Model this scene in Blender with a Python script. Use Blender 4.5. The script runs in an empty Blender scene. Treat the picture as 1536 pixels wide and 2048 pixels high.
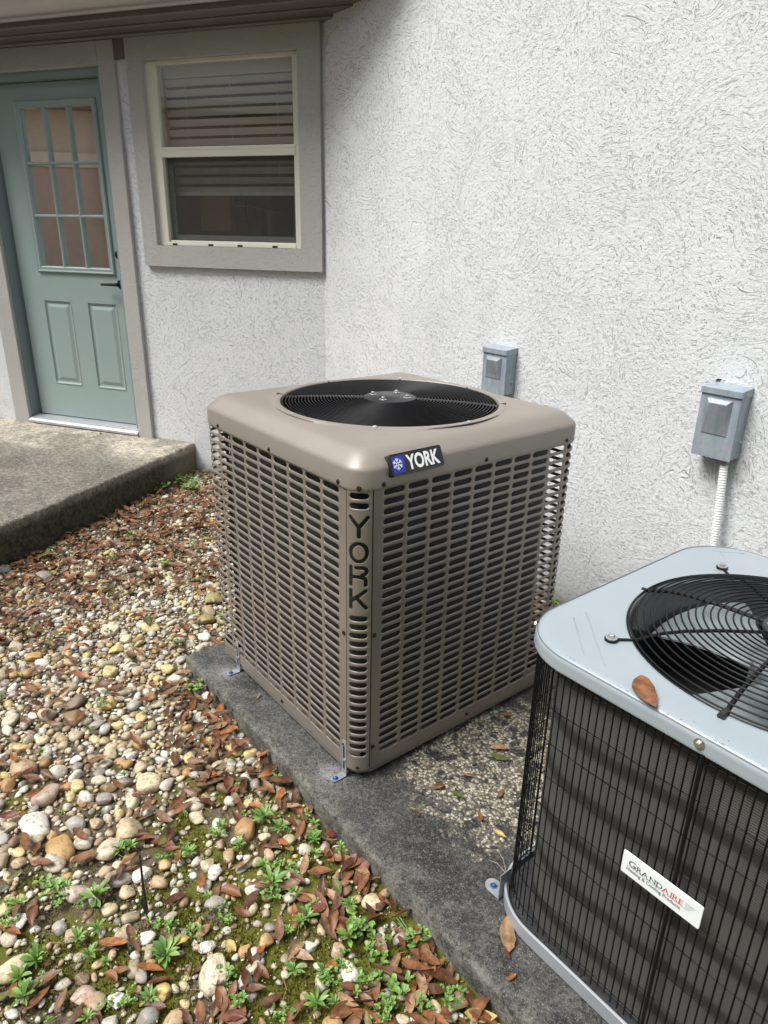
import bpy, bmesh, math, random
import numpy as np
from mathutils import Vector, Matrix
random.seed(7); RNG = np.random.default_rng(7)
C = bpy.data.collections.new("yard"); bpy.context.scene.collection.children.link(C)
sc = bpy.context.scene
R_ = math.radians
# ---------------------------------------------------------------- camera, world, sun, exposure
cam = bpy.data.cameras.new("camera"); camo = bpy.data.objects.new("camera", cam); C.objects.link(camo); sc.camera = camo
cam.sensor_fit = 'HORIZONTAL'; cam.sensor_width = 36.0; cam.lens = 1405.34/1536*36; cam.clip_end = 300; cam.clip_start = 0.05
rt, up, fw = Vector((.619, .785, .019)), Vector((-.298, .212, .931)), Vector((-.727, .582, -.365))
rt.normalize(); fw = (fw - rt*fw.dot(rt)).normalized(); up = rt.cross(fw)
M = Matrix((rt, up, -fw)).transposed().to_4x4(); M.translation = Vector((3.351, -2.237, 1.390)); camo.matrix_world = M
world = bpy.data.worlds.new("World"); sc.world = world; world.use_nodes = True
wn = world.node_tree.nodes; wl = world.node_tree.links; bg = wn["Background"]
sky = wn.new("ShaderNodeTexSky"); sky.sky_type = 'NISHITA'; sky.sun_disc = False
SUN = Vector((-.14, -.50, .86)).normalized()
sky.sun_elevation = math.asin(SUN.z); sky.sun_rotation = math.atan2(SUN.x, SUN.y)
sky.air_density = 1.0; sky.dust_density = 4.0; sky.ozone_density = 1.0
hs = wn.new("ShaderNodeHueSaturation"); hs.inputs['Saturation'].default_value = .55
wl.new(sky.outputs[0], hs.inputs['Color']); wl.new(hs.outputs[0], bg.inputs[0]); bg.inputs[1].default_value = 0.06
sl = bpy.data.lights.new("sun", 'SUN'); sl.energy = 1.5; sl.angle = R_(28); sl.color = (1.0, .98, .95)
so = bpy.data.objects.new("sun", sl); C.objects.link(so); so.rotation_euler = SUN.to_track_quat('Z', 'Y').to_euler()
sc.view_settings.view_transform = 'Standard'; sc.view_settings.look = 'None'; sc.view_settings.gamma = 1; sc.view_settings.exposure = 1.62
sc.view_settings.use_curve_mapping = False
sc.render.resolution_x = 768; sc.render.resolution_y = 1024
sc.render.engine = 'CYCLES'

# ---------------------------------------------------------------- material helper
class NT:
    def __init__(s, name):
        s.m = bpy.data.materials.new(name); s.m.use_nodes = True
        s.t = s.m.node_tree; s.n = s.t.nodes; s.l = s.t.links
        s.b = s.n["Principled BSDF"]; s.out = s.n["Material Output"]
    def new(s, typ, ins=None, **kw):
        n = s.n.new(typ)
        for k, v in kw.items(): setattr(n, k, v)
        for k, v in (ins or {}).items():
            if hasattr(v, 'is_linked') or isinstance(v, bpy.types.NodeSocket): s.l.new(v, n.inputs[k])
            else: n.inputs[k].default_value = v
        return n
    def pos(s): return s.new("ShaderNodeNewGeometry").outputs['Position']
    def obj(s): return s.new("ShaderNodeTexCoord").outputs['Object']
    def noise(s, vec, scale, detail=4, rough=.5, dist=0, typ='FBM'):
        return s.new("ShaderNodeTexNoise", {'Vector': vec, 'Scale': scale, 'Detail': detail, 'Roughness': rough, 'Distortion': dist}, noise_type=typ).outputs[0]
    def ramp(s, fac, stops, interp='LINEAR'):
        r = s.new("ShaderNodeValToRGB", {'Fac': fac}); cr = r.color_ramp; cr.interpolation = interp
        while len(cr.elements) > 1: cr.elements.remove(cr.elements[-1])
        for i, (p, c) in enumerate(stops):
            c = (c, c, c, 1) if isinstance(c, (int, float)) else (*c, 1)[:4]
            e = cr.elements[0] if i == 0 else cr.elements.new(p)
            e.position = p; e.color = c
        return r.outputs[0]
    def math(s, op, a, b=0, clamp=False):
        n = s.new("ShaderNodeMath", operation=op, use_clamp=clamp)
        for i, v in enumerate((a, b)):
            if isinstance(v, bpy.types.NodeSocket): s.l.new(v, n.inputs[i])
            else: n.inputs[i].default_value = v
        return n.outputs[0]
    def mix(s, fac, a, b, mode='MIX'):
        n = s.new("ShaderNodeMix", data_type='RGBA', blend_type=mode)
        for k, v in ((0, fac), (6, a), (7, b)):
            if isinstance(v, bpy.types.NodeSocket): s.l.new(v, n.inputs[k])
            else: n.inputs[k].default_value = (*v, 1)[:4] if isinstance(v, (tuple, list)) else v
        return n.outputs[2]
    def mapping(s, vec, rot=(0, 0, 0), scale=(1, 1, 1), loc=(0, 0, 0)):
        return s.new("ShaderNodeMapping", {'Vector': vec, 'Rotation': rot, 'Scale': scale, 'Location': loc}).outputs[0]
    def bump(s, h, strength=1, dist=.002, normal=None):
        ins = {'Height': h, 'Strength': strength, 'Distance': dist}
        if normal is not None: ins['Normal'] = normal
        return s.new("ShaderNodeBump", ins).outputs[0]
    def set(s, **kw):
        for k, v in kw.items():
            k = {'color': 'Base Color', 'rough': 'Roughness', 'metal': 'Metallic', 'normal': 'Normal', 'spec': 'Specular IOR Level', 'coat': 'Coat Weight'}[k]
            if isinstance(v, bpy.types.NodeSocket): s.l.new(v, s.b.inputs[k])
            else: s.b.inputs[k].default_value = (*v, 1)[:4] if isinstance(v, (tuple, list)) else v
        return s.m
def plain(name, col, rough=.5, metal=0, var=.12, scale=8, bump=0, bscale=60, spec=.5):
    t = NT(name); p = t.pos()
    n = t.noise(p, scale, 5, .6)
    c = t.mix(n, tuple(x*(1-var) for x in col), tuple(min(1, x*(1+var)) for x in col))
    kw = dict(color=c, rough=rough, metal=metal, spec=spec)
    if bump: kw['normal'] = t.bump(t.noise(p, bscale, 4, .6), 1, bump)
    return t.set(**kw)

# ---------------------------------------------------------------- geometry helpers
class MB:
    def __init__(s): s.v = []; s.f = []; s.cols = None
    def add(s, vs, fs):
        o = len(s.v); s.v += [tuple(v) for v in vs]; s.f += [tuple(i+o for i in f) for f in fs]; return s
    def quad(s, a, b, c, d): return s.add([a, b, c, d], [(0, 1, 2, 3)])
    def hexa(s, p): # 8 pts: bottom 4 ccw, top 4
        return s.add(p, [(3, 2, 1, 0), (4, 5, 6, 7), (0, 1, 5, 4), (1, 2, 6, 5), (2, 3, 7, 6), (3, 0, 4, 7)])
    def box(s, x0, x1, y0, y1, z0, z1):
        return s.hexa([(x0, y0, z0), (x1, y0, z0), (x1, y1, z0), (x0, y1, z0), (x0, y0, z1), (x1, y0, z1), (x1, y1, z1), (x0, y1, z1)])
    def tube(s, pts, r, n=6, closed=False, caps=True):
        P = [Vector(p) for p in pts]; N = len(P); rs = r if isinstance(r, (list, tuple)) else [r]*N
        rings = []; ref = None
        for i, p in enumerate(P):
            if closed: d = P[(i+1) % N]-P[i-1]
            else: d = P[min(i+1, N-1)]-P[max(i-1, 0)]
            d.normalize()
            if ref is None: ref = Vector((0, 0, 1)) if abs(d.z) < .9 else Vector((1, 0, 0))
            a = d.cross(ref).normalized(); b = a.cross(d).normalized(); ref = b
            rings.append([p+(a*math.cos(t)+b*math.sin(t))*rs[i] for t in [2*math.pi*k/n for k in range(n)]])
        vs = [v for rg in rings for v in rg]; fs = []
        for i in range(N if closed else N-1):
            j = (i+1) % N
            for k in range(n):
                l = (k+1) % n; fs.append((i*n+k, j*n+k, j*n+l, i*n+l))
        if caps and not closed: fs.append(tuple(range(n))); fs.append(tuple((N-1)*n+k for k in range(n-1, -1, -1)))
        return s.add(vs, fs)
    def loft(s, rings, closed=True, cap0=False, cap1=False):
        n = len(rings[0]); vs = [v for r in rings for v in r]; fs = []
        for i in range(len(rings)-1):
            for k in range(n if closed else n-1):
                l = (k+1) % n; fs.append((i*n+k, i*n+l, (i+1)*n+l, (i+1)*n+k))
        if cap0: fs.append(tuple(range(n-1, -1, -1)))
        if cap1: fs.append(tuple((len(rings)-1)*n+k for k in range(n)))
        return s.add(vs, fs)
    def mesh(s, name, smooth=None):
        me = bpy.data.meshes.new(name); me.from_pydata(s.v, [], s.f); me.validate()
        if smooth is not None:
            bm = bmesh.new(); bm.from_mesh(me); bmesh.ops.remove_doubles(bm, verts=bm.verts, dist=1e-5)
            bmesh.ops.recalc_face_normals(bm, faces=bm.faces)
            for e in bm.edges:
                e.smooth = not (len(e.link_faces) == 2 and e.calc_face_angle(0) > smooth)
            for f in bm.faces: f.smooth = True
            bm.to_mesh(me); bm.free()
        me.update(); return me
    def build(s, name, m, parent=None, smooth=None, kind=None, label=None, bevel=0):
        o = bpy.data.objects.new(name, None if not s.v else s.mesh(name, smooth))
        C.objects.link(o)
        if m: o.data.materials.append(m)
        if parent is not None:
            root = parent
            while root.parent: root = root.parent
            off = root.location
            o.parent = parent
            if off.length > 1e-9:
                co = np.empty(len(o.data.vertices)*3); o.data.vertices.foreach_get('co', co)
                co = (co.reshape(-1, 3)-np.array(off)).ravel(); o.data.vertices.foreach_set('co', co); o.data.update()
        if bevel:
            b = o.modifiers.new('bevel', 'BEVEL'); b.width = bevel; b.segments = 2; b.limit_method = 'ANGLE'
        if kind: o['kind'] = kind
        if label: o['label'] = label
        return o
def empty(name, label, cat, loc=(0, 0, 0), group=None):
    o = bpy.data.objects.new(name, None); o.empty_display_size = .1; C.objects.link(o); o.location = loc
    o['label'] = label; o['category'] = cat
    if group: o['group'] = group
    return o
def tag(o, label, cat, group=None):
    o['label'] = label; o['category'] = cat
    if group: o['group'] = group
    return o
# door wall frame: u along the wall away from the corner, o outwards, z up
A = .5492; CA, SA = math.cos(A), math.sin(A)
def W(u, o, z): return (-u*CA+o*SA, -u*SA-o*CA, z)
def wbox(mb, u0, u1, o0, o1, z0, z1):
    return mb.hexa([W(u0, o0, z0), W(u0, o1, z0), W(u1, o1, z0), W(u1, o0, z0), W(u0, o0, z1), W(u0, o1, z1), W(u1, o1, z1), W(u1, o0, z1)])
def uo(x, y): return (-(x*CA+y*SA), x*SA-y*CA)

# ---------------------------------------------------------------- materials
def stucco(name, base, dirt, strokes=1.0, grain=1.0):
    t = NT(name); p = t.pos()
    # trowel swirls: short grooves that run round the middle of large cells
    warp = t.new("ShaderNodeVectorMath", {0: t.new("ShaderNodeTexNoise", {'Vector': p, 'Scale': 2.2, 'Detail': 2}).outputs['Color'], 'Scale': .5}, operation='SCALE').outputs[0]
    pw = t.new("ShaderNodeVectorMath", {0: p, 1: warp}, operation='ADD').outputs[0]
    hs_ = []
    for k, (vs, fr, an) in enumerate(((1.7, 150, 11.0), (2.4, 190, 13.0))):
        pk = t.mapping(pw, loc=(k*3.3, k*1.7, k*2.1))
        vo = t.new("ShaderNodeTexVoronoi", {'Vector': pk, 'Scale': vs, 'Randomness': 1.0}, feature='F1')
        d = t.new("ShaderNodeVectorMath", {0: pk, 1: vo.outputs['Position']}, operation='SUBTRACT').outputs[0]
        sp = t.new("ShaderNodeSeparateXYZ", {0: d})
        r = t.new("ShaderNodeVectorMath", {0: d}, operation='LENGTH').outputs['Value']
        th = t.math('ARCTAN2', sp.outputs[2], t.math('ADD', sp.outputs[0], t.math('MULTIPLY', sp.outputs[1], .8)))
        cv = t.new("ShaderNodeCombineXYZ", {0: t.math('MULTIPLY', r, fr), 1: t.math('MULTIPLY', th, an), 2: t.math('MULTIPLY', t.new("ShaderNodeSeparateXYZ", {0: vo.outputs['Color']}).outputs[0], 30)})
        n = t.noise(cv.outputs[0], 1.0, 2.5, .55, .35)
        hs_.append(t.ramp(n, [(0, 0), (.325, 0), (.375, 1), (1, 1)]))
    iso = t.noise(p, 105, 3, .55, 1.1)
    worm = t.ramp(iso, [(0, 0), (.325, 0), (.375, 1), (1, 1)])
    isob = t.noise(t.mapping(pw, rot=(0, .75, 0), scale=(38, 60, 150)), 1, 2, .5, .6)
    worm2 = t.ramp(isob, [(0, 0), (.33, 0), (.375, 1), (1, 1)])
    msk = t.ramp(t.noise(p, 3.5, 3, .5), [(0, 0), (.42, 0), (.58, 1), (1, 1)])
    lay = t.mix(msk, hs_[0], hs_[1]) if strokes > .9 else worm
    lay = t.mix(.85, lay, worm, 'MULTIPLY')
    lay = t.mix(t.ramp(t.noise(p, 6, 3, .5), [(0, 0), (.4, 0), (.6, 1), (1, 1)]), lay, t.mix(1, lay, worm2, 'MULTIPLY'))
    fine = t.noise(p, 260*grain, 4, .65)
    mid = t.noise(p, 75, 4, .6)
    h = t.math('ADD', t.math('MULTIPLY', lay, 1.0 if strokes > .9 else .35), t.math('ADD', t.math('MULTIPLY', fine, .45), t.math('MULTIPLY', mid, 1.0)))
    nb = t.bump(h, 1, .0034 if strokes > .9 else .0032)
    blot = t.noise(p, 2.4, 5, .6)
    c = t.mix(t.ramp(blot, [(0, 0), (.35, 0), (.75, 1), (1, 1)]), base, dirt)
    c = t.mix(.13 if strokes > .9 else .0, c, lay, 'MULTIPLY')  # grooves also darkened in the colour, for dirt and relief shade
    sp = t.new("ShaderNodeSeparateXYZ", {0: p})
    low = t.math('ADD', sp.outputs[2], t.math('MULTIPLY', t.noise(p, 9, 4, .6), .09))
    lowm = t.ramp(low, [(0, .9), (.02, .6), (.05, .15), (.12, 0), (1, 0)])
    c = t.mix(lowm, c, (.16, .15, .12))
    return t.set(color=c, rough=.85, normal=nb, spec=.3)
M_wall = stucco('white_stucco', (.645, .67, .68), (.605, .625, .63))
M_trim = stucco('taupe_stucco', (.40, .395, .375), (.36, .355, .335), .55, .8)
def coarse(name, base):
    t = NT(name); p = t.pos()
    n = t.noise(p, 10, 5, .6)
    c = t.mix(n, tuple(x*.85 for x in base), tuple(x*1.1 for x in base))
    return t.set(color=c, rough=.75, normal=t.bump(t.noise(p, 120, 4, .6), .6, .002))
M_neigh = coarse('pink_beige_stucco', (.50, .385, .30))
M_eave = plain('taupe_eave_paint', (.13, .118, .10), .45, var=.15, scale=5, bump=.0004, bscale=40)
M_gutter = plain('painted_gutter', (.50, .48, .46), .28, .0, var=.10, scale=6)
M_door = plain('sage_blue_door_paint', (.27, .345, .335), .42, var=.07, scale=4, bump=.00025, bscale=150)
M_jamb = plain('sage_blue_jamb_paint', (.20, .265, .265), .5, var=.10, scale=7)
M_vinyl = plain('cream_vinyl', (.62, .61, .52), .4, var=.06, scale=6)
M_black = plain('black_metal', (.007, .007, .008), .45, var=.2, spec=.3)
M_wire = plain('black_coated_wire', (.006, .006, .007), .42, var=.2, spec=.25)
M_alu = plain('aluminium_threshold', (.55, .57, .60), .38, .75, var=.1, scale=20)
M_shade = plain('tan_shade', (.30, .215, .13), .8, var=.12, scale=3)
M_room = plain('dark_room_paint', (.05, .034, .024), .9, var=.2, scale=2)
M_blind = plain('white_blind', (.70, .69, .66), .6, var=.04)
M_rod = plain('glossy_black_rod', (.015, .015, .016), .25, spec=.7)
M_gap = plain('dark_gap', (.006, .006, .006), .9)
def glass(name, tint, refl):
    t = NT(name); tr = t.new("ShaderNodeBsdfTransparent", {'Color': (*tint, 1)}); gl = t.new("ShaderNodeBsdfGlossy", {'Color': (1, 1, 1, 1), 'Roughness': .015})
    
    fr = t.new("ShaderNodeFresnel", {'IOR': 1.5}); f = t.math('ADD', t.math('MULTIPLY', fr.outputs[0], 1.6), refl, True)
    mx = t.new("ShaderNodeMixShader", {0: f, 1: tr.outputs[0], 2: gl.outputs[0]}); t.l.new(mx.outputs[0], t.out.inputs[0]); return t.m
M_glass = glass('window_glass', (.88, .9, .88), .20)
def screen():
    t = NT('insect_screen_mesh'); tr = t.new("ShaderNodeBsdfTransparent"); d = t.new("ShaderNodeBsdfDiffuse", {'Color': (.05, .05, .05, 1)})
    f = t.ramp(t.noise(t.pos(), 22, 3, .5), [(0, .3), (1, .46)])
    mx = t.new("ShaderNodeMixShader", {0: f, 1: tr.outputs[0], 2: d.outputs[0]}); t.l.new(mx.outputs[0], t.out.inputs[0]); return t.m
M_screen = screen()
def taupe_paint():
    t = NT('taupe_powder_coat'); p = t.pos()
    n = t.noise(p, 5, 5, .6); c = t.mix(n, (.215, .188, .160), (.262, .232, .200))
    drip = t.noise(t.mapping(p, scale=(60, 60, 3)), 1, 4, .7)
    c = t.mix(t.ramp(drip, [(0, 0), (.55, 0), (.8, .35), (1, .35)]), c, (.15, .13, .11))
    r = t.ramp(t.noise(p, 40, 4, .6), [(0, .26), (1, .44)])
    return t.set(color=c, rough=r, metal=.25, normal=t.bump(t.noise(p, 700, 2, .5), .25, .0003))
M_taupe = taupe_paint()
def taupe_cap():
    t = NT('taupe_cap_paint'); p = t.pos()
    n = t.noise(p, 4, 5, .6); c = t.mix(n, (.225, .200, .172), (.285, .256, .222))
    vo = t.new("ShaderNodeTexVoronoi", {'Vector': p, 'Scale': 210}); dr = t.ramp(vo.outputs[0], [(0, 1), (.16, .8), (.26, 0), (1, 0)])
    nm = t.ramp(t.noise(p, 7, 3, .6), [(0, 0), (.45, 0), (.6, 1), (1, 1)])
    dm = t.math('MULTIPLY', dr, nm)
    r = t.ramp(t.noise(p, 9, 5, .65), [(0, .38), (.5, .48), (1, .56)])
    return t.set(color=c, rough=r, metal=.25, normal=t.bump(dm, .8, .0012), coat=.08)
M_tcap = taupe_cap()
def grey_cap():
    t = NT('pale_grey_cap_paint'); p = t.pos()
    n = t.noise(p, 6, 5, .6); c = t.mix(n, (.255, .30, .33), (.295, .34, .37))
    c = t.mix(t.ramp(t.noise(p, 330, 3, .7), [(0, 0), (.66, 0), (.72, .4), (1, .4)]), c, (.3, .33, .34))
    return t.set(color=c, rough=.34, metal=.1, normal=t.bump(t.noise(p, 500, 2, .5), .3, .0003), coat=.2)
M_gcap = grey_cap()
def coilmat(name, c0, c1, fr, shade_bands):
    t = NT(name); p = t.pos(); sp = t.new("ShaderNodeSeparateXYZ", {0: p})
    h = t.math('SINE', t.math('MULTIPLY', sp.outputs[2], fr)); h01 = t.math('MULTIPLY_ADD', h, .5)
    t.n[-1].inputs[2].default_value = .5
    v = t.noise(t.mapping(p, scale=(160, 160, 14)), 1, 3, .6)
    w = t.noise(t.mapping(p, scale=(1.2, 1.2, 1)), 6, 3, .6)
    c = t.mix(v, c0, c1)
    c = t.mix(t.math('MULTIPLY', h01, .5), c, tuple(x*1.9 for x in c1))
    if shade_bands:
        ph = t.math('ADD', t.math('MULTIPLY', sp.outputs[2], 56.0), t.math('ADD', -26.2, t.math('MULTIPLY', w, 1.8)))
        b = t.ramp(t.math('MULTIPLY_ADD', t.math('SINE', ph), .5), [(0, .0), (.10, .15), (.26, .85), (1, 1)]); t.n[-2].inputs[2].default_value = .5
        c = t.mix(t.math('MULTIPLY', b, 1.0), t.mix(.70, c, (.008, .008, .008)), c)  # dark level bands of shade and sheen painted into the fin colour
    return t.set(color=c, rough=.5, metal=.3, normal=t.bump(h01, .6, .001))
M_coil1 = coilmat('dark_coil_fins', (.022, .0235, .024), (.055, .058, .058), 1500, False)
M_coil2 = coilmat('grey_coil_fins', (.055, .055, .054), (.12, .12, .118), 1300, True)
M_coilend = plain('coil_end_plate', (.32, .32, .31), .4, .5)
def galv(name, a, b):
    t = NT(name); p = t.pos()
    vo = t.new("ShaderNodeTexVoronoi", {'Vector': p, 'Scale': 90}).outputs['Color']
    n = t.noise(t.mapping(p, scale=(30, 30, 6)), 1, 5, .65)
    c = t.mix(t.ramp(n, [(0, 0), (.35, 0), (.65, 1), (1, 1)]), a, b); c = t.mix(.12, c, vo, 'MULTIPLY')
    return t.set(color=c, rough=t.ramp(n, [(0, .35), (1, .6)]), metal=.25)
M_box = galv('weathered_grey_enamel', (.26, .31, .36), (.37, .43, .475))
M_boxpanel = galv('weathered_grey_panel', (.21, .24, .27), (.32, .36, .39))
M_zinc = galv('zinc_strap', (.22, .24, .26), (.38, .40, .41))
M_screw = plain('dark_screw', (.05, .03, .022), .4, .6)
M_bright = plain('bright_screw', (.6, .6, .6), .25, .9)
M_blue = plain('blue_screw', (.02, .09, .25), .35, .4)
M_white = plain('white_conduit', (.8, .81, .80), .4)
M_pan = plain('grey_pan_paint', (.33, .36, .39), .4, .2)
M_blk_plastic = plain('black_plastic', (.018, .018, .020), .35)
M_letter = plain('white_print', (.85, .85, .85), .4, var=.01)
M_bluepr = plain('blue_print', (.012, .03, .38), .35, var=.03)
M_badgeblk = plain('black_badge', (.012, .014, .018), .3)
M_label = plain('white_label', (.74, .79, .80), .35, var=.03)
M_ink = plain('black_ink', (.01, .01, .012), .5)
M_red = plain('red_ink', (.45, .02, .03), .5)
def blademat():
    t = NT('dusty_fan_blade'); p = t.pos()
    n = t.noise(p, 14, 6, .65); c = t.mix(t.ramp(n, [(0, 0), (.35, 0), (.6, 1), (1, 1)]), (.17, .20, .21), (.27, .31, .32))
    c = t.mix(t.ramp(t.noise(p, 60, 3, .6), [(0, 0), (.68, 0), (.76, .8), (1, .8)]), c, (.5, .5, .48))
    return t.set(color=c, rough=.35, metal=.3)
M_blade = blademat()
def droplet():
    t = NT('water'); t.set(color=(.9, .9, .9), rough=.03); t.b.inputs['Transmission Weight'].default_value = .9; t.b.inputs['IOR'].default_value = 1.33; return t.m
M_water = droplet()
def concrete(name, kind):
    t = NT(name); p = t.pos(); sp = t.new("ShaderNodeSeparateXYZ", {0: p})
    big = t.noise(p, 3.0, 6, .62, .3); mid = t.noise(p, 16, 5, .65); fine = t.noise(p, 170, 3, .7)
    vo = t.new("ShaderNodeTexVoronoi", {'Vector': p, 'Scale': 190}); grit = t.ramp(t.math('ADD', vo.outputs[0], t.math('MULTIPLY', fine, .5)), [(0, 1), (.34, 1), (.44, 0), (1, 0)])
    gsel = t.ramp(t.new("ShaderNodeSeparateXYZ", {0: vo.outputs['Color']}).outputs[0], [(0, 0), (.62, 0), (.74, 1), (1, 1)])
    if kind == 'slab':
        c = t.mix(t.ramp(big, [(0, 0), (.40, 0), (.60, 1), (1, 1)]), (.012, .0125, .0125), (.070, .071, .068))
        c = t.mix(t.ramp(mid, [(0, 0), (.47, 0), (.62, .8), (1, .9)]), c, (.125, .123, .115))
        c = t.mix(t.ramp(t.noise(p, 55, 5, .7), [(0, .85), (.38, .7), (.48, 0), (1, 0)]), c, (.022, .022, .021))
        c = t.mix(t.ramp(fine, [(0, 0), (.60, 0), (.68, .8), (1, .9)]), c, (.26, .255, .24))
        # pale worn outer edge
        ed = t.math('ADD', sp.outputs[1], t.math('MULTIPLY', mid, .05))
        c = t.mix(t.ramp(t.math('ADD', ed, 1.5), [(0, .8), (.07, .65), (.11, .15), (.2, 0), (1, 0)]), c, t.mix(t.ramp(mid, [(0, 0), (.4, 0), (.6, 1), (1, 1)]), (.07, .068, .055), (.30, .285, .235)))
        # exposed aggregate patch behind the big unit
        dx = t.math('SUBTRACT', sp.outputs[0], 2.33); dy = t.math('SUBTRACT', sp.outputs[1], -.95)
        rr = t.math('SQRT', t.math('ADD', t.math('POWER', dx, 2), t.math('MULTIPLY', t.math('POWER', dy, 2), 1.0)))
        pm = t.math('ADD', rr, t.math('MULTIPLY', t.math('SUBTRACT', t.noise(p, 13, 6, .7, .6), .5), .62))
        pm = t.ramp(pm, [(0, 1), (.255, 1), (.30, .3), (.33, 0), (1, 0)])
        vo2 = t.new("ShaderNodeTexVoronoi", {'Vector': p, 'Scale': 118})
        rnd = t.new("ShaderNodeSeparateXYZ", {0: vo2.outputs['Color']}).outputs[1]
        ag = t.mix(rnd, (.26, .21, .12), (.80, .76, .62)); ag = t.mix(t.ramp(vo2.outputs[0], [(0, 0), (.42, 0), (.6, .85), (1, .9)]), ag, (.06, .055, .04))
        blk = t.ramp(t.noise(p, 20, 5, .7, .4), [(0, 0), (.53, 0), (.57, 1), (1, 1)])
        base_dark = t.math('SUBTRACT', 1.0, t.ramp(rr, [(0, 0), (.25, .0), (.5, 1), (1, 1)]))
        c = t.mix(t.math('MULTIPLY', base_dark, .6), c, (.016, .017, .017))
        c = t.mix(pm, c, t.mix(blk, ag, (.02, .021, .02)))
        hgt = t.math('ADD', t.math('MULTIPLY', t.noise(p, 260, 4, .8), .9), t.math('MULTIPLY', t.math('MULTIPLY', t.math('SUBTRACT', 1.0, vo2.outputs[0]), pm), 1.5))
        # drilling dust at the feet
        for fx, fy in ((1.445, -1.385), (2.06, -1.375)):
            ddx = t.math('SUBTRACT', sp.outputs[0], fx); ddy = t.math('SUBTRACT', sp.outputs[1], fy)
            r2 = t.math('ADD', t.math('SQRT', t.math('ADD', t.math('POWER', ddx, 2), t.math('POWER', ddy, 2))), t.math('MULTIPLY', t.math('SUBTRACT', mid, .5), .10))
            c = t.mix(t.ramp(r2, [(0, .7), (.02, .5), (.05, .1), (.09, 0), (1, 0)]), c, (.42, .42, .42))
        c = t.mix(t.math('MULTIPLY', grit, gsel), c, (.50, .49, .46))
    else:
        # distance from the door wall
        od = t.math('SUBTRACT', t.math('MULTIPLY', sp.outputs[0], SA), t.math('MULTIPLY', sp.outputs[1], CA))
        od = t.math('ADD', od, t.math('MULTIPLY', t.math('SUBTRACT', t.noise(p, 2.6, 5, .6, .5), .5), .55))
        c = t.mix(t.ramp(od, [(0, 0), (.34, .0), (.44, .8), (.56, 1), (1, 1)]), (.66, .60, .48), (.16, .15, .12))
        c = t.mix(t.ramp(mid, [(0, 0), (.46, 0), (.62, .65), (1, .8)]), c, (.25, .24, .21))
        c = t.mix(t.ramp(t.noise(p, 48, 6, .75), [(0, .8), (.40, .6), (.48, 0), (.56, 0), (.66, .5), (1, .6)]), c, t.mix(t.noise(p, 48, 6, .75), (.0, .0, .0), (.5, .47, .40)))
        c = t.mix(t.ramp(big, [(0, .8), (.38, .6), (.5, 0), (1, 0)]), c, (.06, .055, .042))
        hgt = t.math('ADD', t.math('MULTIPLY', fine, .6), t.math('MULTIPLY', mid, .8))
        zz = t.math('ADD', sp.outputs[2], t.math('MULTIPLY', mid, .035))
        side = t.ramp(t.math('ADD', zz, .10), [(0, 1), (.20, 1), (.245, .0), (1, 0)])
        mossy = t.mix(t.ramp(t.noise(p, 26, 5, .7), [(0, 0), (.5, 0), (.68, .8), (1, .9)]), (.012, .012, .008), (.045, .050, .014))
        u_ = t.math('MULTIPLY', t.math('ADD', t.math('MULTIPLY', sp.outputs[0], CA), t.math('MULTIPLY', sp.outputs[1], SA)), -1.0)
        mossy = t.mix(t.ramp(od, [(0, 1), (.12, .9), (.35, 0), (1, 0)]), mossy, (.15, .135, .10))
        c = t.mix(t.math('MULTIPLY', grit, gsel), c, t.mix(.5, c, (.35, .33, .3)))
    g1 = t.noise(p, 330, 3, .8); g2 = t.noise(p, 120, 5, .8)
    g3 = t.noise(p, 85 if kind == 'slab' else 42, 7, .85)
    c = t.mix(t.ramp(g3, [(0, .8), (.43, .75), (.49, 0), (1, 0)]), c, (.016, .016, .014) if kind == 'slab' else (.07, .064, .05))
    c = t.mix(t.ramp(g3, [(0, 0), (.52, 0), (.575, .55), (1, .7)]), c, (.17, .168, .155) if kind == 'slab' else (.36, .34, .29))
    c = t.mix(1.0, c, t.ramp(g1, [(0, .35), (.38, .55), (.5, .95), (.62, 1.0), (1, 1.0)]), 'MULTIPLY')
    c = t.mix(t.ramp(g2, [(0, .75), (.36, .55), (.45, 0), (1, 0)]), c, (.015, .015, .013))
    c = t.mix(t.ramp(g1, [(0, 0), (.58, 0), (.66, .55), (1, .7)]), c, (.30, .29, .26) if kind == 'slab' else (.34, .31, .26))
    c = t.mix(t.ramp(g2, [(0, 0), (.58, 0), (.68, .35), (1, .5)]), c, (.24, .235, .215))
    if kind != 'slab':
        mossy = t.mix(t.ramp(g3, [(0, 0), (.47, 0), (.54, .7), (1, .8)]), mossy, (.075, .075, .035)); c = t.mix(side, c, mossy)
    return t.set(color=c, rough=t.ramp(mid, [(0, .5), (1, .85)]), normal=t.bump(hgt, 1, .0035), spec=.4)
M_slab = concrete('stained_slab_concrete', 'slab'); M_patio = concrete('mossy_patio_concrete', 'patio')
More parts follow.
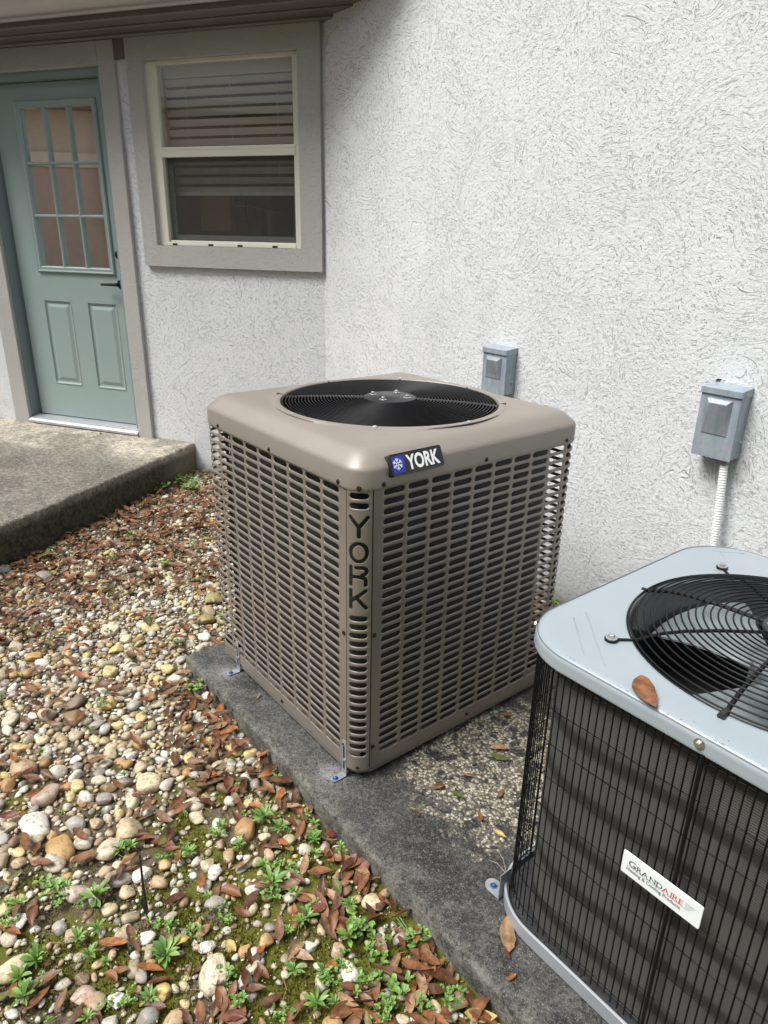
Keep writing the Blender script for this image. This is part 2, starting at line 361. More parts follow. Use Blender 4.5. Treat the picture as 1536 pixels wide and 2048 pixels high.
def soil():
    t = NT('damp_soil_and_moss'); p = t.pos(); sp = t.new("ShaderNodeSeparateXYZ", {0: p})
    n = t.noise(p, 45, 6, .7); c = t.mix(n, (.045, .033, .020), (.22, .175, .115))
    c = t.mix(t.ramp(t.noise(p, 6, 4, .6), [(0, 0), (.5, 0), (.7, .7), (1, .8)]), c, (.26, .22, .16))
    ms = t.noise(p, 9, 5, .65, .4); far = t.ramp(t.math('ADD', t.math('MULTIPLY', sp.outputs[0], .5), t.math('MULTIPLY', ms, .35)), [(0, 0), (.98, 0), (1.0, .0), (1, 0)])
    mm = t.ramp(t.math('ADD', ms, t.math('MULTIPLY', t.math('SUBTRACT', sp.outputs[0], 1.9), .25)), [(0, 0), (.50, 0), (.58, 1), (1, 1)])
    c = t.mix(mm, c, t.mix(t.noise(p, 120, 4, .7), (.045, .055, .008), (.20, .20, .030)))
    return t.set(color=c, rough=.95, normal=t.bump(t.math('ADD', n, t.noise(p, 220, 4, .7)), 1, .006), spec=.2)
M_soil = soil()
def stonemat():
    t = NT('river_stone'); at = t.new("ShaderNodeAttribute", attribute_name='col'); o = t.pos()
    n = t.noise(o, 42, 5, .6, .3); m = t.noise(o, 160, 3, .6)
    c = t.mix(t.ramp(n, [(0, 0), (.46, 0), (.66, .65), (1, .8)]), at.outputs[0], t.mix(.55, at.outputs[0], (.26, .15, .06)))
    c = t.mix(t.ramp(t.noise(o, 75, 5, .7, .5), [(0, 0), (.53, 0), (.63, .6), (1, .7)]), c, (.15, .115, .07))
    c = t.mix(t.ramp(m, [(0, .55), (.36, .35), (.45, 0), (1, 0)]), c, (.09, .07, .045))
    return t.set(color=c, rough=.48, normal=t.bump(t.noise(o, 90, 4, .65), .5, .002), spec=.45)
M_stone = stonemat()
def leafmat():
    t = NT('fallen_leaf'); at = t.new("ShaderNodeAttribute", attribute_name='col'); o = t.pos()
    n = t.noise(o, 60, 4, .6); c = t.mix(t.ramp(n, [(0, 0), (.38, 0), (.62, .8), (1, .9)]), at.outputs[0], t.mix(.62, at.outputs[0], (.02, .008, .004)))
    c = t.mix(t.ramp(t.noise(o, 25, 3, .6), [(0, .5), (.42, .2), (.5, 0), (1, 0)]), c, (.30, .19, .11))
    return t.set(color=c, rough=.42, normal=t.bump(t.noise(o, 160, 4, .6), .8, .001), spec=.3)
M_leaf = leafmat()
def greenmat():
    t = NT('fresh_weed_leaf'); at = t.new("ShaderNodeAttribute", attribute_name='col'); o = t.pos()
    c = t.mix(t.noise(o, 50, 3, .6), at.outputs[0], t.mix(.4, at.outputs[0], (.02, .05, .005)))
    t.b.inputs['Subsurface Weight'].default_value = 0
    return t.set(color=c, rough=.45, spec=.4)
M_green = greenmat()
# ================================================================ SETTING: ground, slab, patio
def ground():
    mb = MB(); n = 150; xs = np.linspace(-9, 12, 40).tolist()
    # coarse sheet to the far distance with a fine middle
    gx = sorted(set(np.round(np.concatenate([np.linspace(-60, -2.2, 14), np.linspace(-2.2, 4.6, 170), np.linspace(4.6, 60, 14)]), 4)))
    gy = sorted(set(np.round(np.concatenate([np.linspace(-60, -3.2, 14), np.linspace(-3.2, .5, 100), np.linspace(.5, 60, 12)]), 4)))
    from mathutils import noise as N
    vs = []
    for y in gy:
        for x in gx:
            h = -.062
            if -2.3 < x < 4.6 and -3.3 < y < .5:
                h += .012*N.noise(Vector((x*2.2, y*2.2, 0)))+.006*N.noise(Vector((x*9, y*9, 3)))
            vs.append((x, y, h))
    nx = len(gx); fs = [(j*nx+i, j*nx+i+1, (j+1)*nx+i+1, (j+1)*nx+i) for j in range(len(gy)-1) for i in range(nx-1)]
    mb.add(vs, fs); o = mb.build('ground', M_soil, smooth=3, kind='structure')
ground()
def slab():
    from mathutils import noise as N
    x0, x1, y0, y1 = 1.268, 4.6, -1.452, -.22
    xs = list(np.arange(x0, x1+.001, .02)); ys = [y0]+list(np.linspace(y0+.012, y1, 40))
    mb = MB(); vs = []; nx = len(xs)
    prof = [(-.0, -.12), (.0, -.010), (.004, -.003), (.014, 0)]
    rows = []
    for (dy, z) in prof:
        rows.append([(x+(0.0 if i else -0.0), y0+dy+.007*N.noise(Vector((x*7, 0, 1)))+.003*N.noise(Vector((x*40, z*50, 1))), z-.003*abs(N.noise(Vector((x*25, 4, z))))) for i, x in enumerate(xs)])
    for y in ys[2:]: rows.append([(x, y, .0015*N.noise(Vector((x*4, y*4, 0)))) for x in xs])
    rows.append([(x, y1, -.12) for x in xs])
    mb.loft(rows, closed=False)
    # left side face with a rounded lip
    left = [[(r[0][0]-.000, r[0][1], r[0][2]) for r in rows[1:-1]], [(r[0][0]-.006, r[0][1]+.002, r[0][2]-.008) for r in rows[1:-1]], [(r[0][0]-.008, r[0][1]+.002, -.12) for r in rows[1:-1]]]
    mb.loft(left, closed=False)
    mb.build('concrete_slab', M_slab, smooth=.9, kind='structure')
slab()
def patio():
    from mathutils import noise as N
    mb = MB(); U0, U1, O1, Z = .922, 6.0, 5.5, .143
    os_ = list(np.arange(0, O1, .03)); rows = []
    for (du, z) in [(0, -.12), (0, .055), (.0, Z-.012), (.004, Z-.004), (.014, Z), (.03, Z)]:
        rows.append([W(U0+du+.006*N.noise(Vector((o*6, 1, z*3)))+.003*N.noise(Vector((o*35, 2, z*20))), o, z-(.004*abs(N.noise(Vector((o*20, 7, 0)))) if z > .1 else 0)) for o in os_])
    for u in [1.0, 1.3, 1.6, 2.0, 2.4, 3, 4, 5, 6]: rows.append([W(u, o, Z+.002*N.noise(Vector((o*3, u*3, 0)))) for o in os_])
    mb.loft(rows, closed=False); mb.build('patio', M_patio, smooth=.9, kind='structure')
patio()

# ================================================================ WALLS
def wallgrid(mb, f, us, zs, skip):
    for i in range(len(us)-1):
        for j in range(len(zs)-1):
            if skip(us[i], us[i+1], zs[j], zs[j+1]): continue
            mb.quad(f(us[i], zs[j]), f(us[i+1], zs[j]), f(us[i+1], zs[j+1]), f(us[i], zs[j+1]))
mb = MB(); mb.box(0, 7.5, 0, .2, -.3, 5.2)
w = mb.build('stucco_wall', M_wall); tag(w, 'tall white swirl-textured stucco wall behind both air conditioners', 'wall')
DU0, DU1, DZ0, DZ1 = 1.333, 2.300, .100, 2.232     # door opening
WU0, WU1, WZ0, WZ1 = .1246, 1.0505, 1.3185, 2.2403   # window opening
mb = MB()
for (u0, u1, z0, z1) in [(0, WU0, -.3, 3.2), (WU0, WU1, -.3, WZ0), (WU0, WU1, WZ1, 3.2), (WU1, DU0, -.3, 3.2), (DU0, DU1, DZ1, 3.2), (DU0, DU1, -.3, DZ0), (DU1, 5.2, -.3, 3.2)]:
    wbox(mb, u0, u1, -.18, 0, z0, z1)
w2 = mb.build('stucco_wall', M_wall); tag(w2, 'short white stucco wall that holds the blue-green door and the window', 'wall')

# ---------------------------------------------------------------- window
win = empty('window', 'cream vinyl sash window with white blinds in a wide taupe stucco surround', 'window', W(.5875, 0, 1.3))
# surround: 4 boards of stucco
mb = MB(); T0, T1, TZ0, TZ1 = .0008, 1.146, 1.204, 2.345
wbox(mb, T0, WU0-.0, .0005, .027, TZ0, TZ1); wbox(mb, WU1, T1, .0005, .027, TZ0, TZ1)
wbox(mb, WU0, WU1, .0005, .0268, TZ0, WZ0); wbox(mb, WU0, WU1, .0005, .0268, WZ1, TZ1)
mb.build('surround', M_trim, win)
mb = MB(); o0, o1 = -.07, -.004
wbox(mb, WU0+.001, .169, o0, o1, WZ0+.001, WZ1-.001); wbox(mb, .988, WU1-.001, o0, o1, WZ0+.001, WZ1-.001)
wbox(mb, .169, .988, o0, o1-.002, 2.219, WZ1-.001); wbox(mb, .169, .988, o0, o1+.004, WZ0+.001, 1.338)
wbox(mb, .176, .981, -.03, -.012, 1.338, 1.347)
frame = mb.build('frame', M_vinyl, win, bevel=.002)
mb = MB(); wbox(mb, .160, .996, -.03, -.001, 1.776, 1.826); wbox(mb, .170, .986, -.03, .001, 1.812, 1.8155)
mb.build('meeting_rail', M_vinyl, win, bevel=.0015)
mb = MB()
for u in (.28, .50, .69, .93): wbox(mb, u, u+.032, -.004, .0015, 1.321, 1.331)
mb.build('weep_slot', M_gap, win)
mb = MB(); mb.quad(W(.169, -.022, 1.824), W(.988, -.022, 1.824), W(.988, -.022, 2.22), W(.169, -.022, 2.22))
mb.build('pane', M_glass, win, label='upper glass pane')
mb = MB()
for a_ in ((.169, .195, 1.34, 1.776), (.955, .988, 1.34, 1.776), (.195, .955, 1.34, 1.378), (.195, .955, 1.755, 1.776)): wbox(mb, a_[0], a_[1], -.065, -.045, a_[2], a_[3])
mb.build('lower_sash', plain('grey_sash', (.20, .21, .20), .45), win)
mb = MB(); mb.quad(W(.195, -.055, 1.378), W(.955, -.055, 1.378), W(.955, -.055, 1.755), W(.195, -.055, 1.755))
mb.build('pane', M_glass, win, label='lower glass pane behind the insect screen')
mb = MB(); mb.quad(W(.17, -.028, 1.345), W(.987, -.028, 1.345), W(.987, -.028, 1.776), W(.17, -.028, 1.776))
mb.build('insect_screen', M_screen, win)
# blind
slatm = None; zs = 2.165; k = 0
mb = MB(); wbox(mb, .15, 1.01, -.13, -.09, 2.17, 2.235); mb.build('blind_headrail', M_blind, win)
base_z = 2.15
mb = MB()
tl = R_(62)
cr = [(-.018*math.cos(tl), -.018*math.sin(tl)), (0.002, .004), (.018*math.cos(tl), .018*math.sin(tl))]
r0 = [[W(u, -.11+c[0], base_z+c[1]) for c in cr] for u in (.155, 1.005)]
mb.loft(r0, closed=False)
s0 = mb.build('slat', M_blind, win, smooth=2)
for k in range(1, 12):
    o = s0.copy(); C.objects.link(o); o.parent = win; o.location = (0, 0, -.0485*k)
    if k > 7:  o.rotation_euler = (0, 0, 0)
mb = MB(); wbox(mb, .155, 1.005, -.127, -.095, 1.588, 1.606); mb.build('bottom_rail', M_blind, win)
mb = MB()
for u in (.30, .58, .86): mb.tube([W(u, -.083, 2.17), W(u-.002, -.083, 1.9), W(u, -.083, 1.60)], .0012, 4)
mb.build('ladder_cord', M_blind, win)
# room behind
room = empty('room_interior', 'dim brown room seen through the lower part of the window', 'room', W(.6, -.5, 1.2))
mb = MB(); wbox(mb, -.0+.05, 1.2, -1.3, -1.28, 1.0, 2.5); mb.quad(W(.05, -.19, 1.15), W(1.2, -.19, 1.15), W(1.2, -1.28, 1.0), W(.05, -1.28, 1.0))
mb.quad(W(.05, -.19, 1.0), W(.05, -1.28, 1.0), W(.05, -1.28, 2.5), W(.05, -.19, 2.5)); mb.quad(W(1.2, -.19, 1.0), W(1.2, -1.28, 1.0), W(1.2, -1.28, 2.5), W(1.2, -.19, 2.5))
mb.quad(W(.05, -.19, 2.5), W(1.2, -.19, 2.5), W(1.2, -1.28, 2.5), W(.05, -1.28, 2.5))
mb.build('room_wall', plain('brown_room_wall', (.26, .16, .10), .9, var=.25, scale=2), room)
mb = MB(); wbox(mb, .72, .92, -.30, -.24, 1.40, 1.60)
cb = mb.build('cardboard_box', plain('cardboard', (.42, .25, .15), .8), bevel=.003); tag(cb, 'upright cardboard box inside the room behind the lower window pane', 'box')
mb = MB(); pts = [W(.10+.55*t/40, -.20-.006*math.sin(t*.4), 1.515+.010*math.sin(t*.22)-.0009*(20-t)) for t in range(41)]
for i, p in enumerate(pts[:-1]):
    for q_ in range(5):
        d = Vector((random.uniform(-1, 1), random.uniform(-1, 1), random.uniform(-1, 1))).normalized()*.010
        a_ = Vector(p).lerp(Vector(pts[i+1]), q_/5); sd = d.cross(Vector((.3, .5, .8))).normalized()*.0014
        mb.add([a_-sd, a_+sd, a_+d], [(0, 1, 2)])
mb.tube(pts, .002, 4)
tn = mb.build('tinsel_garland', plain('gold_foil', (.8, .6, .35), .25, .9)); tag(tn, 'thin glittering tinsel garland hanging inside the lower window', 'garland')
mb = MB(); wbox(mb, .60, .67, -.23, -.215, 1.45, 1.565)
tp = mb.build('hanging_cloth', plain('dark_blue_cloth', (.02, .025, .035), .8)); tag(tp, 'small dark cloth hanging beside the cardboard box inside the window', 'cloth')

# ---------------------------------------------------------------- door
door = empty('door', 'blue-green exterior door with nine glass lites and two raised panels', 'door', W(1.8, 0, .143))
mb = MB(); S0, S1 = 1.226, 2.372
wbox(mb, S0, DU0, .0005, .027, .130, 2.345); wbox(mb, DU1-.055, S1, .0005, .027, .130, 2.345); wbox(mb, DU0, DU1-.055, .0005, .0268, DZ1, 2.345)
mb.build('surround', M_trim, door, bevel=.004)
mb = MB()
wbox(mb, DU1-.055, DU1, -.10, .0, DZ0, DZ1); wbox(mb, DU0+.0, DU0+.035, -.10, -.004, DZ0, DZ1); wbox(mb, DU0+.035, DU1-.055, -.10, -.004, 2.19, DZ1)
mb.build('jamb', M_jamb, door)
LO = -.060
mb = MB(); L0, L1, LZ0, LZ1 = 1.372, 2.212, .197, 2.186
G = (1.461, 2.004, 1.160, 2.066)   # glazed rectangle
wbox(mb, L0, G[0], -.10, LO, G[2], LZ1); wbox(mb, G[1], L1, -.10, LO, G[2], LZ1); wbox(mb, G[0], G[1], -.10, LO, G[3], LZ1)
# lower part with two recessed and raised panels
PN = [(1.462, 1.693, .418, .967), (1.822, 2.046, .418, .967)]
zb, zt = .418, .967
wbox(mb, L0, L1, -.10, LO, LZ0, zb); wbox(mb, L0, L1, -.10, LO, zt, G[2])
wbox(mb, L0, 1.462, -.10, LO, zb, zt); wbox(mb, 1.693, 1.822, -.10, LO, zb, zt); wbox(mb, 2.046, L1, -.10, LO, zb, zt)
leaf_door = mb.build('door_leaf', M_door, door)
def raised(u0, u1, z0, z1):
    mb = MB(); rings = []
    for ins, dep in ((0, LO+.003), (.006, LO+.0035), (.012, LO-.006), (.024, LO-.007), (.046, LO+.001), (.048, LO+.001)):
        rings.append([W(u0+ins, dep, z0+ins), W(u1-ins, dep, z0+ins), W(u1-ins, dep, z1-ins), W(u0+ins, dep, z1-ins)])
    mb.loft(rings, cap1=True); mb.build('raised_panel', M_door, door)
for p_ in PN: raised(*p_)
# lite frame
mb = MB(); u0, u1, z0, z1 = 1.441, 2.045, 1.138, 2.094
rings = []
for ins, dep in ((0, LO), (.0, LO+.010), (.006, LO+.016), (.016, LO+.012), (.028, LO+.014), (.036, LO+.004), (.036, LO-.02)):
    rings.append([W(u0+ins, dep, z0+ins), W(u1-ins, dep, z0+ins), W(u1-ins, dep, z1-ins), W(u0+ins, dep, z1-ins)])
mb.loft(rings); lf = mb.build('lite_frame', M_door, door)
gu0, gu1, gz0, gz1 = u0+.036, u1-.036, z0+.036, z1-.036
for k in (1, 2):
    uu = gu0+(gu1-gu0)*k/3; mb = MB(); rr_ = [(uu-.0095, LO-.02), (uu-.0095, LO+.002), (uu-.004, LO+.009), (uu+.004, LO+.009), (uu+.0095, LO+.002), (uu+.0095, LO-.02)]
    mb.loft([[W(a_, b_, z) for a_, b_ in rr_] for z in (gz0, gz1)], closed=False); mb.build('muntin', M_door, door, label='upright glazing bar')
for k in (1, 2):
    zz = gz0+(gz1-gz0)*k/3; mb = MB(); rr_ = [(zz-.0095, LO-.02), (zz-.0095, LO+.0015), (zz-.004, LO+.0085), (zz+.004, LO+.0085), (zz+.0095, LO+.0015), (zz+.0095, LO-.02)]
    mb.loft([[W(u, b_, a_) for a_, b_ in rr_] for u in (gu0, gu1)], closed=False); mb.build('muntin', M_door, door, label='level glazing bar')
for i in range(3):
    for j in range(3):
        a0 = gu0+(gu1-gu0)*i/3+(.009 if i else 0); a1 = gu0+(gu1-gu0)*(i+1)/3-(.009 if i < 2 else 0)
        b0 = gz0+(gz1-gz0)*j/3+(.009 if j else 0); b1 = gz0+(gz1-gz0)*(j+1)/3-(.009 if j < 2 else 0)
        mb = MB(); mb.quad(W(a0, LO-.012, b0), W(a1, LO-.012, b0), W(a1, LO-.012, b1), W(a0, LO-.012, b1)); mb.build('pane', M_glass, door)
mb = MB(); wbox(mb, gu0-.01, gu1+.01, LO-.036, LO-.032, gz0-.01, gz1-.075); mb.build('door_shade', M_shade, door)
mb = MB(); wbox(mb, gu0-.01, gu1+.01, LO-.05, LO-.045, gz1-.085, gz1+.01); mb.build('shade_header', plain('grey_header', (.16, .19, .20), .6), door)
mb = MB()
for k in range(3): wbox(mb, gu0, gu1, LO-.044, LO-.041, gz1-.070+.022*k, gz1-.062+.022*k)
mb.build('header_slat', plain('pale_header_slat', (.33, .37, .38), .6), door)
# threshold
mb = MB()
pr_ = [(-.10, .192), (-.055, .192), (-.02, .186), (.02, .176), (.036, .166), (.036, .150), (-.10, .145)]
mb.loft([[W(u, o_, z_) for o_, z_ in pr_] for u in (DU0-.003+.005, 2.243)], cap0=True, cap1=True)
th = mb.build('threshold', M_alu, door, bevel=.001)
for k in range(4):
    mb = MB(); oo = -.045+.018*k; zt_ = np.interp(oo, [-.055, -.02, .02, .036], [.192, .186, .176, .166]); wbox(mb, DU0+.003, 2.242, oo, oo+.006, zt_-.002, zt_+.0022)
    mb.build('threshold_rib', M_alu, th)
mb = MB(); wbox(mb, DU0+.03, DU1-.06, -.098, -.066, .190, .1965); mb.build('sweep_gap', M_gap, door)
mb = MB(); wbox(mb, 2.2125, 2.219, -.098, -.085, .19, 2.19); wbox(mb, 1.36, 2.24, -.098, -.085, 2.1862, 2.19); mb.build('weather_strip', M_gap, door)
mb = MB(); wbox(mb, 1.1465, 1.2255, .0005, .016, 2.255, 2.345); mb.build('filler_block', M_eave, door)
# handle: rose + lever
mb = MB(); c0 = (1.405, LO, 1.083)
ring = lambda r, o_: [W(1.408+r*math.cos(t), o_, 1.083+r*math.sin(t)) for t in [2*math.pi*k/20 for k in range(20)]]
mb.loft([ring(.027, LO), ring(.027, LO+.008), ring(.022, LO+.011)], cap0=True, cap1=True)
mb.tube([W(1.408, LO+.01, 1.083), W(1.408, LO+.048, 1.083)], .010, 10)
mb.tube([W(1.402, LO+.050, 1.083), W(1.43, LO+.052, 1.083), W(1.475, LO+.050, 1.082), W(1.525, LO+.046, 1.080)], [.011, .009, .008, .0065], 8)
mb.build('handle', M_black, door, smooth=.8)
mb = MB()
mb.loft([[W(1.400+r*math.cos(t), o_, 1.255+r*math.sin(t)) for t in [2*math.pi*k/16 for k in range(16)]] for r, o_ in ((.024, LO), (.024, LO+.012), (.018, LO+.016))], cap0=True, cap1=True)
mb.build('deadbolt', M_black, door, smooth=.8)

# ---------------------------------------------------------------- eave and gutter over the door wall
eave = empty('roof_eave', 'taupe roof eave with soffit moulding above the door and window', 'eave', W(1.5, .1, 2.35))
def run(prof, name, m, par, u0=-.62, u1=5.2, clip=True):
    # moulding along the wall whose right end dies into the tall wall (y = 0 plane)
    mb = MB(); e = []
    for (o_, z_) in prof:
        uc = -(o_*CA/SA)-.004 if o_ > 0 else .0
        e.append(W(uc, o_, z_))
    mb.loft([e, [W(u1, o_, z_) for o_, z_ in prof]], closed=True, cap0=True, cap1=True); return mb.build(name, m, par, smooth=.5)
run([(.0005, 2.3455), (.045, 2.3455), (.052, 2.352), (.052, 2.362), (.0005, 2.362)], 'frieze_moulding', M_eave, eave)
run([(.0005, 2.362), (.13, 2.362), (.135, 2.366), (.135, 2.372), (.0005, 2.372)], 'soffit_board', M_eave, eave)
run([(.0005, 2.3722), (.225, 2.3722), (.232, 2.378), (.232, 2.52), (.0005, 2.52)], 'fascia', M_eave, eave)
run([(.0005, 2.5205), (.46, 2.5205), (.46, 2.55), (-.9, 3.05), (-.9, 3.0)], 'roof_slab', plain('roof_shingle', (.09, .08, .07), .9), eave, 0)
gut = empty('gutter', 'pale taupe metal rain gutter along the eave above the door', 'gutter', W(1.5, .3, 2.42))
run([(.2335, 2.402), (.266, 2.396), (.275, 2.396), (.279, 2.402), (.276, 2.409), (.272, 2.412), (.285, 2.427), (.315, 2.440), (.345, 2.465), (.352, 2.49), (.362, 2.495), (.372, 2.512), (.350, 2.514), (.345, 2.50), (.2335, 2.50)], 'trough', M_gutter, gut)

# ---------------------------------------------------------------- neighbour's house behind the camera (seen in reflections; its roof is shaped to block low sky)
nb = empty('neighbour_house', 'pink-beige stucco house across the side yard, seen only as a reflection in the glass', 'house', (0, -6, 0))
mb = MB(); mb.box(-9, 9, -6.4, -6.2, -.3, 2.75); mb.build('wall', M_neigh, nb)
mb = MB(); mb.box(-9.4, 9.4, -6.9, -5.75, 2.752, 2.86); mb.build('eave', plain('tan_soffit', (.30, .25, .21), .7), nb)
mb = MB(); mb.add([(-9.4, -5.74, 2.8605), (9.4, -5.74, 2.8605), (9.4, -9.3, 6.7), (-9.4, -9.3, 6.7), (-9.4, -6.9, 2.8605), (9.4, -6.9, 2.8605)], [(0, 1, 2, 3), (0, 3, 4), (1, 5, 2), (4, 3, 2, 5)]); mb.build('roof', plain('grey_shingle', (.12, .11, .10), .9), nb)  # unseen roof made steep and tall to cut low sky and deepen eave shade
for x in (-2.6, .4, 3.6):
    mb = MB(); mb.box(x-.5, x-.42, -6.198, -6.15, .6, 2.2); mb.box(x+.42, x+.5, -6.198, -6.15, .6, 2.2); mb.box(x-.5, x+.5, -6.199, -6.151, 2.12, 2.28); f_ = mb.build('window_trim', coarse('pale_trim', (.60, .47, .38)), nb)
    mb = MB(); mb.box(x-.42, x+.42, -6.198, -6.18, .62, 2.12); mb.build('shutter', coarse('brown_shutter', (.42, .30, .23)), f_)
M_root = plain('dry_root', (.36, .32, .26), .8)
# ================================================================ CONDENSER UNITS
def rrect(x0, x1, y0, y1, r, seg=10, flat=0):
    # closed loop, starts at the near right corner going clockwise seen from above? -> list of (x, y, nx, ny) ccw
    out = []
    for cx, cy, a0 in ((x1-r, y0+r, -90), (x1-r, y1-r, 0), (x0+r, y1-r, 90), (x0+r, y0+r, 180)):
        for k in range(seg+1):
            t = R_(a0+90*k/seg); out.append((cx+r*math.cos(t), cy+r*math.sin(t), math.cos(t), math.sin(t)))
        if flat:
            pass
    return out
class Strip:
    """distance along a rounded rectangle -> point and normal; s = 0 in the middle of the near corner (x1, y0), s > 0 runs along x1 towards +y"""
    def __init__(s, x0, x1, y0, y1, r):
        s.r = r; s.segs = []; arc = math.pi*r/2
        L1, L2 = (y1-y0)-2*r, (x1-x0)-2*r
        s.parts = [('a', x1-r, y0+r, -45, arc/2), ('l', x1, y0+r, (0, 1), (1, 0), L1), ('a', x1-r, y1-r, 0, arc), ('l', x1-r, y1, (-1, 0), (0, 1), L2), ('a', x0+r, y1-r, 90, arc),
                   ('l', x0, y1-r, (0, -1), (-1, 0), L1), ('a', x0+r, y0+r, 180, arc), ('l', x0+r, y0, (1, 0), (0, -1), L2), ('a', x1-r, y0+r, -90, arc/2)]
        s.len = sum(p[-1] for p in s.parts)
    def __call__(s, t):
        t %= s.len
        for p in s.parts:
            if t <= p[-1]+1e-9:
                if p[0] == 'a':
                    an = R_(p[3])+t/s.r; c, d = math.cos(an), math.sin(an); return (p[1]+s.r*c, p[2]+s.r*d, c, d)
                return (p[1]+p[3][0]*t, p[2]+p[3][1]*t, p[4][0], p[4][1])
            t -= p[-1]
        return s(0)
    def P(s, t, z, d=0):
        x, y, nx, ny = s(t); return (x+nx*d, y+ny*d, z)
def perf(mb, st, s0, pitch, ncol, z0, zp, nrow, hl, hh, d0=0, th=.0022, m=5):
    """rows and columns of rounded slots punched in sheet metal; every slot has a rolled rim and thickness"""
    for i in range(ncol):
        for j in range(nrow):
            sc_, zc = s0+(i+.5)*pitch, z0+(j+.5)*zp; Wd, H = pitch/2, zp/2; L = hl-hh
            inn, out = [], []
            for k in range(m+1):
                x = -L+2*L*k/m; inn.append((x, hh, 0, 1)); out.append((x, H))
            for a_ in (60, 30, 0, -30, -60):
                t = R_(a_); inn.append((L+hh*math.cos(t), hh*math.sin(t), math.cos(t), math.sin(t)))
            out += [(Wd*.999 if 0 else Wd, H), (Wd, H*.5), (Wd, 0), (Wd, -H*.5), (Wd, -H)]
            for k in range(m+1):
                x = L-2*L*k/m; inn.append((x, -hh, 0, -1)); out.append((x, -H))
            for a_ in (240, 210, 180, 150, 120):
                t = R_(a_); inn.append((-L+hh*math.cos(t), hh*math.sin(t), math.cos(t), math.sin(t)))
            out += [(-Wd, -H), (-Wd, -H*.5), (-Wd, 0), (-Wd, H*.5), (-Wd, H)]
            rim = .0013
            A_ = [st.P(sc_+x, zc+z, d0) for x, z in out]
            B_ = [st.P(sc_+x+nx*rim, zc+z+nz*rim, d0) for x, z, nx, nz in inn]
            Bm = [st.P(sc_+x+nx*.0004, zc+z+nz*.0004, d0-.0005) for x, z, nx, nz in inn]
            D_ = [st.P(sc_+x, zc+z, d0-.0013) for x, z, nx, nz in inn]
            E_ = [st.P(sc_+x, zc+z, d0-th) for x, z, nx, nz in inn]
            F_ = [st.P(sc_+x, zc+z, d0-th) for x, z in out]
            mb.loft([A_, B_, Bm, D_, E_, F_])
def sheet(mb, st, s0, s1, z0, z1, d0=0, th=.0022, ds=.012):
    n = max(1, int(abs(s1-s0)/ds)); ss = [s0+(s1-s0)*k/n for k in range(n+1)]
    mb.loft([[st.P(s, z1, d0) for s in ss], [st.P(s, z0, d0) for s in ss], [st.P(s, z0, d0-th) for s in ss], [st.P(s, z1, d0-th) for s in ss], [st.P(s, z1, d0) for s in ss]], closed=False)
def screw(pos, nrm, r, m, par, name='screw'):
    n = Vector(nrm).normalized(); ref = Vector((0, 0, 1)) if abs(n.z) < .8 else Vector((1, 0, 0)); a_ = n.cross(ref).normalized(); b_ = n.cross(a_)
    p = Vector(pos); mb = MB(); rg = lambda rr, h, k=6: [p+n*h+(a_*math.cos(2*math.pi*i/k)+b_*math.sin(2*math.pi*i/k))*rr for i in range(k)]
    mb.loft([rg(r*1.5, -.001, 12), rg(r*1.5, .0008, 12), rg(r*1.2, .0014, 12)], cap1=True)
    mb.loft([rg(r*.85, .001), rg(r*.85, r*.9), rg(r*.6, r*1.05)], cap1=True)
    return mb.build(name, m, par)
def ringloop(cx, cy, r, z, n=96, ph=0): return [(cx+r*math.cos(2*math.pi*k/n+ph), cy+r*math.sin(2*math.pi*k/n+ph), z) for k in range(n)]
def loop_rr(x0, x1, y0, y1, r, z, n=96):
    """rounded rectangle sampled by direction from its middle, so it can be lofted to a circle"""
    cx, cy = (x0+x1)/2, (y0+y1)/2; hx, hy = (x1-x0)/2, (y1-y0)/2; out = []
    for k in range(n):
        t = 2*math.pi*k/n; c, s = math.cos(t), math.sin(t)
        # rounded box distance by bisection
        lo, hi = 0, 2
        for _ in range(40):
            mid = (lo+hi)/2; x, y = abs(c*mid), abs(s*mid); qx, qy = x-(hx-r), y-(hy-r)
            d = math.hypot(max(qx, 0), max(qy, 0))+min(max(qx, qy), 0)-r
            if d > 0: hi = mid
            else: lo = mid
        out.append((cx+c*lo, cy+s*lo, z))
    return out
def cap(x0, x1, y0, y1, r, prof, fc, fr, ztop, lip, m, parent, n=192):
    mb = MB(); rings = []
    for ins, z in prof: rings.append(loop_rr(x0+ins, x1-ins, y0+ins, y1-ins, max(r-ins*.7, .02), z, n))
    last = rings[-1]; cx, cy = fc
    c_ = [(cx+fr*math.cos(2*math.pi*k/n), cy+fr*math.sin(2*math.pi*k/n)) for k in range(n)]
    for f in (.35, .7, .92):
        rings.append([(last[k][0]*(1-f)+c_[k][0]*f, last[k][1]*(1-f)+c_[k][1]*f, last[k][2]*(1-f)+ztop*f) for k in range(n)])
    for rr, z in lip: rings.append(ringloop(cx, cy, rr, z, n))
    # inner side of the skirt
    base = [loop_rr(x0+.003, x1-.003, y0+.003, y1-.003, r-.003, prof[0][1]+.03, n), loop_rr(x0+.003, x1-.003, y0+.003, y1-.003, r-.003, prof[0][1], n)]
    mb.loft(base+rings); return mb.build('top_cover', m, parent, smooth=.6)
def guard(cx, cy, R, z0, dome, nr, rmin, wr, parent, m, ex=2.2):
    mb = MB()
    for k in range(nr):
        r = rmin+(R-rmin)*k/(nr-1); mb.tube(ringloop(cx, cy, r, z0+dome*(1-(r/R)**ex)+.001, 80), wr, 5, closed=True)
    mb.tube(ringloop(cx, cy, R+wr*1.5, z0-.004, 80), wr*1.15, 5, closed=True)
    return mb.build('fan_guard', m, parent, smooth=3)
